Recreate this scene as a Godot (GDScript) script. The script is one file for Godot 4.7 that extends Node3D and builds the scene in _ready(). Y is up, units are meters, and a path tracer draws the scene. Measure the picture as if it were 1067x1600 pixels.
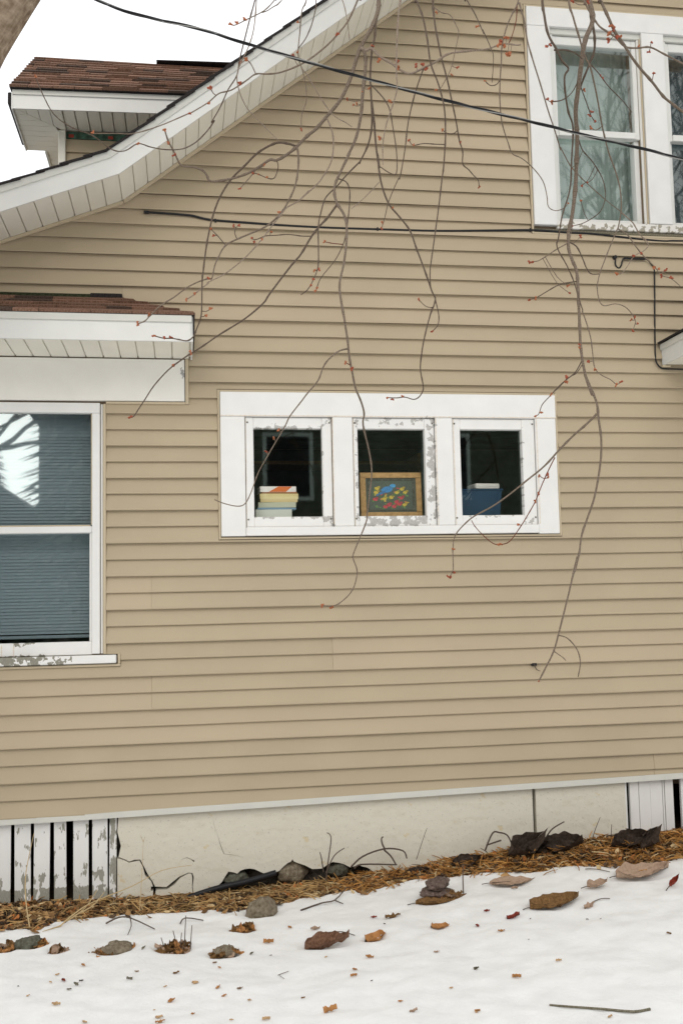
extends Node3D
# A beige clapboard house wall seen from a snowy yard. Wall face is the plane z = 0, x runs along it, y up, metres.

const COURSE := 0.1016            # siding exposure
const LINE0 := 2.15               # height of siding line number 0
const KINK := Vector2(-0.351, 4.325)
const PEAK := Vector2(3.0, 6.955)
const EAVE_L := Vector2(-2.4, 3.534)
const EAVE_R := Vector2(6.9, 3.893)

var M := {}
var rng := RandomNumberGenerator.new()
var taken := {}
var uv_on := false
var uv_box := Rect2()
var proud := 1.0                  # window sizes were taken on the siding face; their boards stand 3 cm proud of it
var edge_x := PackedFloat32Array()
var edge_z := PackedFloat32Array()
var dips := []
var n_ground: FastNoiseLite
var n_fine: FastNoiseLite
var n_edge: FastNoiseLite

# ---------------------------------------------------------------- helpers

func mk() -> SurfaceTool:
	var st := SurfaceTool.new()
	st.begin(Mesh.PRIMITIVE_TRIANGLES)
	return st

func vtx(st: SurfaceTool, p: Vector3, n: Vector3) -> void:
	st.set_normal(n)
	if uv_on:
		st.set_uv(Vector2((p.x - uv_box.position.x) / uv_box.size.x, 1.0 - (p.y - uv_box.position.y) / uv_box.size.y))
	st.add_vertex(p)

func tri(st: SurfaceTool, a: Vector3, b: Vector3, c: Vector3, n: Vector3) -> void:
	var g := (c - a).cross(b - a)
	if g.length_squared() < 1e-14:
		return
	g = g.normalized()
	if g.dot(n) < 0.0:
		vtx(st, a, -g); vtx(st, c, -g); vtx(st, b, -g)
	else:
		vtx(st, a, g); vtx(st, b, g); vtx(st, c, g)

func quad(st: SurfaceTool, a: Vector3, b: Vector3, c: Vector3, d: Vector3, n: Vector3) -> void:
	tri(st, a, b, c, n)
	tri(st, a, c, d, n)

# chamfered box, optionally turned
func box(st: SurfaceTool, lo: Vector3, hi: Vector3, bev := 0.0, xf := Transform3D.IDENTITY) -> void:
	var mid := (lo + hi) * 0.5
	var h := (hi - lo) * 0.5
	var b: float = min(bev, min(h.x, min(h.y, h.z)) * 0.6)
	for a in 3:
		var u := (a + 1) % 3
		var w := (a + 2) % 3
		for s in [-1.0, 1.0]:
			var q := []
			for k in [[-1, -1], [1, -1], [1, 1], [-1, 1]]:
				var p := Vector3.ZERO
				p[a] = h[a] * s
				p[u] = (h[u] - b) * k[0]
				p[w] = (h[w] - b) * k[1]
				q.append(xf * (mid + p))
			var n := Vector3.ZERO
			n[a] = s
			quad(st, q[0], q[1], q[2], q[3], xf.basis * n)
	if b <= 0.0:
		return
	for a in 3:
		var u := (a + 1) % 3
		var w := (a + 2) % 3
		for su in [-1.0, 1.0]:
			for sw in [-1.0, 1.0]:
				var q := []
				for k in [[-1.0, 0], [1.0, 0], [1.0, 1], [-1.0, 1]]:
					var p := Vector3.ZERO
					p[a] = (h[a] - b) * k[0]
					p[u] = (h[u] if k[1] == 0 else h[u] - b) * su
					p[w] = (h[w] - b if k[1] == 0 else h[w]) * sw
					q.append(xf * (mid + p))
				var n := Vector3.ZERO
				n[u] = su
				n[w] = sw
				quad(st, q[0], q[1], q[2], q[3], xf.basis * n)
	for sx in [-1.0, 1.0]:
		for sy in [-1.0, 1.0]:
			for sz in [-1.0, 1.0]:
				var s := Vector3(sx, sy, sz)
				var p0 := Vector3(h.x, h.y - b, h.z - b) * s
				var p1 := Vector3(h.x - b, h.y, h.z - b) * s
				var p2 := Vector3(h.x - b, h.y - b, h.z) * s
				tri(st, xf * (mid + p0), xf * (mid + p1), xf * (mid + p2), xf.basis * s)

# polygon in x,y pushed from z0 (back) to z1 (front)
func prism(st: SurfaceTool, poly: PackedVector2Array, z0: float, z1: float) -> void:
	var ids := Geometry2D.triangulate_polygon(poly)
	for i in range(0, ids.size(), 3):
		var a := poly[ids[i]]
		var b := poly[ids[i + 1]]
		var c := poly[ids[i + 2]]
		tri(st, Vector3(a.x, a.y, z1), Vector3(b.x, b.y, z1), Vector3(c.x, c.y, z1), Vector3.BACK)
		tri(st, Vector3(a.x, a.y, z0), Vector3(b.x, b.y, z0), Vector3(c.x, c.y, z0), Vector3.FORWARD)
	var cw := Geometry2D.is_polygon_clockwise(poly)
	for i in poly.size():
		var a := poly[i]
		var b := poly[(i + 1) % poly.size()]
		var e := b - a
		var n := Vector3(e.y, -e.x, 0)
		if cw:
			n = -n
		quad(st, Vector3(a.x, a.y, z0), Vector3(b.x, b.y, z0), Vector3(b.x, b.y, z1), Vector3(a.x, a.y, z1), n)

func tube(st: SurfaceTool, pts: Array, rad: Array, sides := 6) -> void:
	var n := pts.size()
	if n < 2:
		return
	var rings := []
	var norms := []
	var t0: Vector3 = (pts[1] - pts[0]).normalized()
	var side := t0.cross(Vector3.UP if absf(t0.y) < 0.9 else Vector3.RIGHT).normalized()
	for i in n:
		var t: Vector3 = (pts[min(i + 1, n - 1)] - pts[max(i - 1, 0)]).normalized()
		side = (side - t * side.dot(t)).normalized()
		var up := t.cross(side)
		var ring := []
		var nn := []
		for k in sides:
			var a := TAU * k / sides
			var d := side * cos(a) + up * sin(a)
			ring.append(pts[i] + d * rad[i])
			nn.append(d)
		rings.append(ring)
		norms.append(nn)
	for i in n - 1:
		for k in sides:
			var j := (k + 1) % sides
			var q := [rings[i][k], rings[i + 1][k], rings[i + 1][j], rings[i][j]]
			var m := [norms[i][k], norms[i + 1][k], norms[i + 1][j], norms[i][j]]
			var g: Vector3 = (q[2] - q[0]).cross(q[1] - q[0])
			var order := [0, 1, 2, 0, 2, 3] if g.dot(m[0]) >= 0.0 else [0, 2, 1, 0, 3, 2]
			for o in order:
				vtx(st, q[o], m[o])
	for e in [0, n - 1]:
		var c: Vector3 = pts[e]
		var out: Vector3 = (pts[0] - pts[1]) if e == 0 else (pts[n - 1] - pts[n - 2])
		for k in sides:
			tri(st, c, rings[e][k], rings[e][(k + 1) % sides], out)

func smooth(pts: Array, div := 4) -> Array:
	var out := []
	var n := pts.size()
	for i in n - 1:
		var p0: Vector3 = pts[max(i - 1, 0)]
		var p1: Vector3 = pts[i]
		var p2: Vector3 = pts[i + 1]
		var p3: Vector3 = pts[min(i + 2, n - 1)]
		for k in div:
			out.append(p1.cubic_interpolate(p2, p0, p3, float(k) / div))
	out.append(pts[n - 1])
	return out

func taper(n: int, r0: float, r1: float, pow_ := 1.0) -> Array:
	var out := []
	for i in n:
		out.append(lerpf(r0, r1, pow(float(i) / (n - 1), pow_)))
	return out

func put(called: String, st: SurfaceTool, m: Material, parent: Node) -> MeshInstance3D:
	var o := MeshInstance3D.new()
	o.mesh = st.commit()
	o.material_override = m
	o.name = called
	parent.add_child(o, true)
	return o

func put_mesh(called: String, mesh: Mesh, m: Material, parent: Node, xf := Transform3D.IDENTITY) -> MeshInstance3D:
	var o := MeshInstance3D.new()
	o.mesh = mesh
	o.material_override = m
	o.name = called
	parent.add_child(o, true)
	o.transform = xf
	return o

func numbered(called: String) -> String:
	var k: int = taken.get(called, 0)
	taken[called] = k + 1
	return called if k == 0 else "%s_%03d" % [called, k]

func tag(o: Node, label: String, category: String, group := "") -> Node:
	o.set_meta("label", label)
	o.set_meta("category", category)
	if group != "":
		o.set_meta("group", group)
	return o

func thing(called: String, label: String, category: String, at := Vector3.ZERO, group := "") -> Node3D:
	var o := Node3D.new()
	o.name = numbered(called)
	add_child(o)
	o.position = at
	tag(o, label, category, group)
	return o

func part_node(called: String, parent: Node) -> Node3D:
	var o := Node3D.new()
	o.name = called
	parent.add_child(o, true)
	return o

func rect(x0: float, y0: float, x1: float, y1: float) -> PackedVector2Array:
	return PackedVector2Array([Vector2(x0, y0), Vector2(x1, y0), Vector2(x1, y1), Vector2(x0, y1)])

func minus(polys: Array, cut: PackedVector2Array) -> Array:
	var out := []
	for p in polys:
		for q in Geometry2D.clip_polygons(p, cut):
			if not Geometry2D.is_polygon_clockwise(q):
				out.append(q)
	return out

func within(polys: Array, keep: PackedVector2Array) -> Array:
	var out := []
	for p in polys:
		out.append_array(Geometry2D.intersect_polygons(p, keep))
	return out

# ---------------------------------------------------------------- materials

func noise(seed_: int, freq: float, oct := 4, kind := FastNoiseLite.TYPE_SIMPLEX_SMOOTH) -> FastNoiseLite:
	var n := FastNoiseLite.new()
	n.seed = seed_
	n.frequency = freq
	n.noise_type = kind
	n.fractal_octaves = oct
	return n

func grain(seed_: int, freq: float, lo: Color, hi: Color, oct := 4, size := 256, stretch := Vector2.ONE) -> ImageTexture:
	var img := noise(seed_, freq, oct).get_seamless_image(int(size * stretch.x), int(size * stretch.y))
	var src := img.get_data()
	var w := img.get_width()
	var h := img.get_height()
	var dst := PackedByteArray()
	dst.resize(w * h * 3)
	for i in w * h:
		var t := src[i] / 255.0
		var c := lo.lerp(hi, t)
		dst[i * 3] = int(c.r * 255.0)
		dst[i * 3 + 1] = int(c.g * 255.0)
		dst[i * 3 + 2] = int(c.b * 255.0)
	return ImageTexture.create_from_image(Image.create_from_data(w, h, false, Image.FORMAT_RGB8, dst))

# pale render coat: fine sand grain, pin holes and a few ochre stains
func stained(seed_: int) -> ImageTexture:
	var big := noise(seed_, 0.012, 4)
	var sand := noise(seed_ + 1, 0.35, 2)
	var pit := noise(seed_ + 2, 0.09, 2)
	var im := Image.create(700, 700, false, Image.FORMAT_RGB8)
	for j in 700:
		for i in 700:
			var c := Color(1, 1, 1) * (0.975 + 0.025 * sand.get_noise_2d(i, j))
			c = c.lerp(Color(0.93, 0.86, 0.7), smoothstep(0.5, 0.66, big.get_noise_2d(i, j)) * 0.5)
			c = c.lerp(Color(0.9, 0.88, 0.84), smoothstep(0.25, 0.5, -big.get_noise_2d(i * 0.6 + 300.0, j * 1.5)) * 0.25)
			if pit.get_noise_2d(i, j) > 0.62:
				c = c * 0.88
			im.set_pixel(i, j, Color(minf(c.r, 1), minf(c.g, 1), minf(c.b, 1)))
	return ImageTexture.create_from_image(im)

func mat(called: String, col: Color, rough := 0.7, tex: Texture2D = null, scale := Vector3.ONE, bump: Texture2D = null, bump_cm := 0.0) -> StandardMaterial3D:
	var m := StandardMaterial3D.new()
	m.resource_name = called
	m.albedo_color = col.linear_to_srgb()
	m.roughness = rough
	m.metallic_specular = 0.35
	m.uv1_triplanar = true
	m.uv1_world_triplanar = true
	m.uv1_scale = scale
	if tex:
		m.albedo_texture = tex
	if bump:
		m.heightmap_enabled = true
		m.heightmap_texture = bump
		m.heightmap_scale = bump_cm
	M[called] = m
	return m

# flaking paint over grey wood for the boards inside box r (metres); spots: [rect, strength]
func flaking(called: String, r: Rect2, w: int, paint: Color, wood: Color, spots: Array, seed_: int, base := -0.62, lines: Array = [], along := Vector2.ONE) -> StandardMaterial3D:
	var h := int(w * r.size.y / r.size.x)
	var a := noise(seed_, 14.0, 5)
	var b := noise(seed_ + 1, 60.0, 3)
	var g := noise(seed_ + 2, 1.0, 3)
	var col := PackedByteArray()
	var hei := PackedByteArray()
	col.resize(w * h * 3)
	hei.resize(w * h)
	for j in h:
		var y := r.end.y - (j + 0.5) / h * r.size.y
		for i in w:
			var x := r.position.x + (i + 0.5) / w * r.size.x
			var v := a.get_noise_2d(x * along.x, y * along.y) + 0.25 * b.get_noise_2d(x * along.x, y * along.y)
			var s := base
			for sp in spots:
				var q: Rect2 = sp[0]
				if q.grow(0.03).has_point(Vector2(x, y)):
					var dx: float = max(0.0, max(q.position.x - x, x - q.end.x))
					var dy: float = max(0.0, max(q.position.y - y, y - q.end.y))
					s = max(s, lerpf(sp[1], base, clampf(sqrt(dx * dx + dy * dy) / 0.03, 0.0, 1.0)))
			var flake := v + s > 0.0
			var c: Color
			if flake:
				var t := 0.5 + 0.5 * g.get_noise_2d(x * 260.0, y * 40.0)
				c = wood * lerpf(0.6, 1.25, t)
			else:
				var t := 1.0 + 0.04 * a.get_noise_2d(x * 0.35 + 9.0, y * 0.35) + 0.025 * b.get_noise_2d(x * 3.0, y * 3.0)
				c = paint * t
				if v + s > -0.035:
					c = paint * 0.8
				for ln in lines:
					var d: float = absf(x - ln[1]) if ln[0] == "v" else absf(y - ln[1])
					var run: float = y if ln[0] == "v" else x
					if run > ln[2] and run < ln[3] and d < 0.0035 + 0.002 * b.get_noise_1d(run * 2.0):
						c = c.lerp(Color(0.62, 0.47, 0.3), 0.45 + 0.3 * a.get_noise_1d(run * 3.0))
			var k := (j * w + i) * 3
			c = c.linear_to_srgb()
			col[k] = int(clampf(c.r, 0, 1) * 255.0)
			col[k + 1] = int(clampf(c.g, 0, 1) * 255.0)
			col[k + 2] = int(clampf(c.b, 0, 1) * 255.0)
			hei[j * w + i] = 90 + int(25.0 * g.get_noise_2d(x * 260.0, y * 40.0)) if flake else 190 + int(12.0 * b.get_noise_2d(x, y))
	var m := StandardMaterial3D.new()
	m.resource_name = called
	m.roughness = 0.62
	m.metallic_specular = 0.35
	m.albedo_texture = ImageTexture.create_from_image(Image.create_from_data(w, h, false, Image.FORMAT_RGB8, col))
	m.heightmap_enabled = true
	m.heightmap_texture = ImageTexture.create_from_image(Image.create_from_data(w, h, false, Image.FORMAT_L8, hei))
	m.heightmap_scale = 0.08
	M[called] = m
	return m

func make_materials() -> void:
	var fine := grain(11, 0.035, Color(0, 0, 0), Color(1, 1, 1), 4)
	var rough_b := grain(12, 0.06, Color(0, 0, 0), Color(1, 1, 1), 5)
	var cloudy := grain(13, 0.008, Color(0.965, 0.965, 0.965), Color(1, 1, 1), 5)
	var cloudy2 := grain(14, 0.012, Color(0.82, 0.8, 0.77), Color(1, 1, 1), 5)
	var streak := grain(15, 0.02, Color(0, 0, 0), Color(1, 1, 1), 4, 128, Vector2(1, 4))
	var blotch := grain(16, 0.02, Color(0.55, 0.5, 0.45), Color(1, 1, 1), 5)
	mat("siding", Color(0.482, 0.397, 0.274), 0.62, cloudy, Vector3(0.55, 0.55, 0.55), streak, 0.02)
	mat("siding_b", Color(0.495, 0.405, 0.282), 0.6, cloudy, Vector3(0.43, 0.43, 0.43), streak, 0.02)
	mat("siding_c", Color(0.468, 0.387, 0.268), 0.64, cloudy, Vector3(0.67, 0.67, 0.67), streak, 0.02)
	mat("channel", Color(0.56, 0.47, 0.33), 0.55, cloudy, Vector3(1, 1, 1))
	mat("white_metal", Color(0.76, 0.76, 0.73), 0.5, cloudy, Vector3(1.3, 1.3, 1.3))
	mat("soffit", Color(0.86, 0.835, 0.74), 0.55, cloudy, Vector3(1.1, 1.1, 1.1))
	mat("white_paint", Color(0.81, 0.805, 0.785), 0.6, cloudy, Vector3(1.7, 1.7, 1.7), fine, 0.015)
	mat("drip", Color(0.66, 0.66, 0.61), 0.5, cloudy, Vector3(1.3, 1.3, 1.3))
	mat("stucco", Color(0.735, 0.7, 0.6), 0.9, stained(20), Vector3(0.8, 0.8, 0.8), rough_b, 0.3)
	mat("rubble", Color(0.2, 0.18, 0.155), 0.95, blotch, Vector3(3, 3, 3), rough_b, 0.6)
	mat("sheathing", Color(0.2, 0.15, 0.1), 0.9)
	mat("room", Color(0.34, 0.33, 0.28), 0.9, blotch, Vector3(0.4, 0.4, 0.4))
	mat("teal", Color(0.12, 0.26, 0.2), 0.5, blotch, Vector3(4, 4, 4))
	mat("red_tape", Color(0.4, 0.06, 0.04), 0.5)
	mat("moss", Color(0.06, 0.075, 0.04), 0.9, blotch, Vector3(9, 9, 9))
	for k in 5:
		var c: Color = [Color(0.28, 0.168, 0.122), Color(0.36, 0.22, 0.165), Color(0.43, 0.265, 0.195), Color(0.15, 0.108, 0.09), Color(0.32, 0.2, 0.15)][k]
		mat("shingle_%d" % k, c, 0.95, blotch, Vector3(14, 14, 14), rough_b, 0.15)
	mat("shingle_edge", Color(0.05, 0.047, 0.05), 0.95, blotch, Vector3(14, 14, 14), rough_b, 0.15)
	mat("black_rubber", Color(0.018, 0.018, 0.02), 0.45)
	mat("bare_wire", Color(0.3, 0.3, 0.29), 0.4)
	mat("bark_0", Color(0.2, 0.158, 0.128), 0.85, blotch, Vector3(20, 20, 20))
	mat("bark_1", Color(0.32, 0.265, 0.215), 0.85, blotch, Vector3(20, 20, 20))
	mat("bark_2", Color(0.44, 0.37, 0.31), 0.85, blotch, Vector3(20, 20, 20))
	mat("bark_3", Color(0.26, 0.09, 0.06), 0.8, blotch, Vector3(20, 20, 20))
	mat("trunk", Color(0.56, 0.46, 0.35), 0.9, grain(17, 0.03, Color(0.5, 0.45, 0.4), Color(1, 1, 1), 5, 128, Vector2(1, 4)), Vector3(3.5, 1.2, 3.5), streak, 0.9)
	mat("bud_0", Color(0.34, 0.085, 0.045), 0.6)
	mat("bud_1", Color(0.4, 0.14, 0.065), 0.6)
	mat("snow", Color(0.905, 0.912, 0.91), 0.8, grain(30, 0.012, Color(0.95, 0.95, 0.95), Color(1, 1, 1), 5, 512), Vector3(0.7, 0.7, 0.7), grain(31, 0.09, Color(0, 0, 0), Color(1, 1, 1), 5, 512), 0.16)
	M.snow.subsurf_scatter_enabled = false
	mat("soil", Color(0.1, 0.066, 0.04), 0.95, blotch, Vector3(2.5, 2.5, 2.5), rough_b, 0.9)
	mat("rock_0", Color(0.38, 0.335, 0.255), 0.9, blotch, Vector3(7, 7, 7), rough_b, 0.5)
	mat("rock_1", Color(0.26, 0.2, 0.18), 0.9, blotch, Vector3(9, 9, 9), rough_b, 0.5)
	mat("rock_2", Color(0.2, 0.21, 0.17), 0.9, blotch, Vector3(7, 7, 7), rough_b, 0.5)
	mat("leaf_tan", Color(0.5, 0.36, 0.27), 0.8, cloudy2, Vector3(14, 14, 14))
	mat("leaf_brown", Color(0.33, 0.19, 0.075), 0.8, blotch, Vector3(14, 14, 14))
	mat("leaf_orange", Color(0.55, 0.27, 0.1), 0.8, cloudy2, Vector3(14, 14, 14))
	mat("leaf_red", Color(0.38, 0.06, 0.035), 0.75, blotch, Vector3(14, 14, 14))
	mat("leaf_dark", Color(0.095, 0.07, 0.056), 0.7, blotch, Vector3(10, 10, 10))
	mat("bark_red", Color(0.36, 0.2, 0.13), 0.85, blotch, Vector3(12, 12, 12), rough_b, 0.4)
	mat("leaf_pale", Color(0.68, 0.47, 0.27), 0.8, cloudy2, Vector3(14, 14, 14))
	mat("straw", Color(0.52, 0.39, 0.21), 0.8)
	mat("twig", Color(0.1, 0.075, 0.06), 0.85)
	mat("wet_wood", Color(0.3, 0.29, 0.22), 0.8, blotch, Vector3(20, 20, 20))
	var lit := mat("litter", Color(1, 1, 1), 0.85)
	lit.vertex_color_use_as_albedo = true
	# glass
	var im := Image.create(4, 4, false, Image.FORMAT_RGB8)
	im.fill(Color(1, 1, 1))
	var s := StandardMaterial3D.new()
	s.resource_name = "storm_glass"
	s.transparency = BaseMaterial3D.TRANSPARENCY_ALPHA
	s.albedo_texture = ImageTexture.create_from_image(im)
	s.albedo_color = Color(0.93, 0.97, 0.97, 0.27)
	s.metallic = 1.0
	s.roughness = 0.02
	M["storm_glass"] = s
	var sg: StandardMaterial3D = s.duplicate()
	sg.resource_name = "old_glass"
	sg.albedo_color = Color(0.9, 1.0, 0.95, 0.09)
	M["glass"] = sg
	mat("blind", Color(0.27, 0.355, 0.385), 0.5)
	mat("curtain", Color(0.33, 0.43, 0.39), 0.9)
	mat("dark_curtain", Color(0.05, 0.08, 0.09), 0.9)
	mat("pine", Color(0.56, 0.36, 0.15), 0.6, cloudy2, Vector3(9, 9, 9))
	mat("blue_bin", Color(0.012, 0.05, 0.1), 0.5)
	mat("paper", Color(0.75, 0.74, 0.68), 0.8)
	mat("far_siding", Color(0.2, 0.2, 0.165), 0.8, cloudy2, Vector3(0.3, 0.3, 0.3))
	mat("far_roof", Color(0.03, 0.028, 0.028), 0.95, blotch, Vector3(1, 1, 1))
	mat("far_bark", Color(0.07, 0.055, 0.045), 0.9)
	mat("fir", Color(0.025, 0.04, 0.025), 0.9)

# ---------------------------------------------------------------- ground shape

func base_y(x: float) -> float:
	var bx := [-3.0, -1.1, -0.4, 0.43, 1.4, 2.2, 2.8, 3.3, 6.0]
	var by := [0.015, 0.012, -0.008, -0.008, 0.05, 0.132, 0.162, 0.172, 0.172]
	if x <= bx[0]:
		return by[0]
	for i in bx.size() - 1:
		if x <= bx[i + 1]:
			return lerpf(by[i], by[i + 1], (x - bx[i]) / (bx[i + 1] - bx[i]))
	return by[-1]

func ground_y(x: float, z: float) -> float:
	var b := base_y(x)
	var y := 0.03 + (b - 0.03) * (1.0 - 0.6 * smoothstep(0.0, 2.5, z))
	var heap := smoothstep(0.5, 0.1, z) * smoothstep(-0.4, 0.0, z) * 0.006
	return y + heap + (0.012 * n_ground.get_noise_2d(x * 4.0, z * 4.0)) * smoothstep(0.9, 0.4, z)

func edge_at(x: float) -> float:
	if x <= edge_x[0]:
		return edge_z[0]
	for i in edge_x.size() - 1:
		if x <= edge_x[i + 1]:
			return lerpf(edge_z[i], edge_z[i + 1], (x - edge_x[i]) / (edge_x[i + 1] - edge_x[i]))
	return edge_z[-1]

func snow_y(x: float, z: float) -> float:
	var d := z - edge_at(x) + 0.02 * n_edge.get_noise_2d(x * 9.0, z * 9.0)
	var th := lerpf(-0.045, 0.034, smoothstep(-0.05, 0.07, d))
	th += 0.018 * n_edge.get_noise_2d(x * 1.5 + 5.0, z * 2.2) * smoothstep(0.0, 0.3, d)
	th += 0.004 * n_fine.get_noise_2d(x * 8.0, z * 9.0) * smoothstep(0.0, 0.2, d)
	if d > -0.1:
		for p in dips:
			var ex: float = (x - p[0]) / p[2]
			var ez: float = (z - p[1]) / p[3]
			var q := ex * ex + ez * ez
			if q < 4.0:
				th -= 0.8 * p[4] * exp(-q * q * 1.2)
	if x < -3.0 or x > 5.0 or z < -1.0 or z > 4.5:
		th = 0.04 if z > 0.3 or x < -2.5 or x > 7.0 or z < -8.0 else -0.05
	return ground_y(x, z) + th

func on_snow(x: float, z: float) -> float:
	return max(snow_y(x, z), ground_y(x, z))

func sheet(called: String, xs: Array, zs: Array, f: Callable, m: Material) -> MeshInstance3D:
	var nx := xs.size()
	var nz := zs.size()
	var v := PackedVector3Array()
	var nn := PackedVector3Array()
	var id := PackedInt32Array()
	v.resize(nx * nz)
	nn.resize(nx * nz)
	for j in nz:
		for i in nx:
			v[j * nx + i] = Vector3(xs[i], f.call(xs[i], zs[j]), zs[j])
	for j in nz:
		for i in nx:
			var a := v[j * nx + min(i + 1, nx - 1)] - v[j * nx + max(i - 1, 0)]
			var b := v[min(j + 1, nz - 1) * nx + i] - v[max(j - 1, 0) * nx + i]
			nn[j * nx + i] = b.cross(a).normalized()
	for j in nz - 1:
		for i in nx - 1:
			var k := j * nx + i
			id.append_array([k, k + 1, k + nx, k + 1, k + nx + 1, k + nx])
	var arr := []
	arr.resize(Mesh.ARRAY_MAX)
	arr[Mesh.ARRAY_VERTEX] = v
	arr[Mesh.ARRAY_NORMAL] = nn
	arr[Mesh.ARRAY_INDEX] = id
	var mesh := ArrayMesh.new()
	mesh.add_surface_from_arrays(Mesh.PRIMITIVE_TRIANGLES, arr)
	var o := put_mesh(called, mesh, m, self)
	o.set_meta("kind", "structure")
	return o

# ---------------------------------------------------------------- the house

func roof_line(x: float) -> float:
	if x < KINK.x:
		return lerpf(EAVE_L.y, KINK.y, (x - EAVE_L.x) / (KINK.x - EAVE_L.x))
	if x < PEAK.x:
		return lerpf(KINK.y, PEAK.y, (x - KINK.x) / (PEAK.x - KINK.x))
	return lerpf(PEAK.y, EAVE_R.y, (x - PEAK.x) / (EAVE_R.x - PEAK.x))

func skirt_y(x: float) -> float:
	return 0.5335 + 0.0164 * x

func gable() -> PackedVector2Array:
	var up := 0.03
	return PackedVector2Array([Vector2(-1.9, skirt_y(-1.9)), Vector2(6.3, skirt_y(6.3)), Vector2(6.3, roof_line(6.3) + up), PEAK + Vector2(0, up), KINK + Vector2(0, up), Vector2(-1.9, roof_line(-1.9) + up)])

# one double-course vinyl panel: faces lean out towards each butt edge, with a return under it
func siding_panel(polys: Array, bottom: float, zoff: float, m: Material, parent: Node) -> void:
	var st := mk()
	var any := false
	for c in 2:
		var y0 := bottom + c * COURSE
		var y1 := y0 + COURSE
		var lip := 0.027 if c == 0 else 0.0195
		# short lengths, so that the vinyl can bow a little between its nails
		for sl in 20:
			for poly in within(polys, rect(-2.2 + sl * 0.45, y0, -1.75 + sl * 0.45, y1)):
				if Geometry2D.is_polygon_clockwise(poly):
					continue
				any = true
				var at := func(q: Vector2, back: float) -> Vector3:
					var z := zoff + 0.0015 + lip * pow(clampf((y1 - q.y) / COURSE, 0, 1), 0.85) + 0.0016 * n_fine.get_noise_2d(q.x * 1.1, bottom * 9.0)
					return Vector3(q.x, q.y + 0.0022 * n_fine.get_noise_2d(q.x * 0.7 + 40.0, bottom * 5.0), zoff - 0.004 if back < 0.0 else z - back)
				var ids := Geometry2D.triangulate_polygon(poly)
				for i in range(0, ids.size(), 3):
					tri(st, at.call(poly[ids[i]], 0.0), at.call(poly[ids[i + 1]], 0.0), at.call(poly[ids[i + 2]], 0.0), Vector3.BACK)
				for i in poly.size():
					var a: Vector2 = poly[i]
					var b: Vector2 = poly[(i + 1) % poly.size()]
					if absf(a.y - y0) < 0.0005 and absf(b.y - y0) < 0.0005:
						# rounded nose that hangs over the course below, then the return up behind it
						var drop := 0.006 if c == 0 else 0.004
						var a0: Vector3 = at.call(a, 0.0)
						var b0: Vector3 = at.call(b, 0.0)
						var a1 := a0 + Vector3(0, -drop, -0.001)
						var b1 := b0 + Vector3(0, -drop, -0.001)
						var a2 := a0 + Vector3(0, 0.001 - drop, -0.004)
						var b2 := b0 + Vector3(0, 0.001 - drop, -0.004)
						quad(st, a0, b0, b1, a1, Vector3(0, -0.3, 1))
						quad(st, a1, b1, b2, a2, Vector3.DOWN)
						quad(st, a2, b2, Vector3(b0.x, b0.y + 0.004, zoff - 0.003), Vector3(a0.x, a0.y + 0.004, zoff - 0.003), Vector3(0, -1, -0.3))
					elif absf(a.x - b.x) < 0.0005 and absf(fposmod(a.x + 2.2 + 0.2, 0.45) - 0.2) > 0.001:
						quad(st, at.call(a, 0.0), at.call(b, 0.0), at.call(b, -1.0), at.call(a, -1.0), Vector3.RIGHT)
	if any:
		put("siding_panel", st, m, parent)

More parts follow.
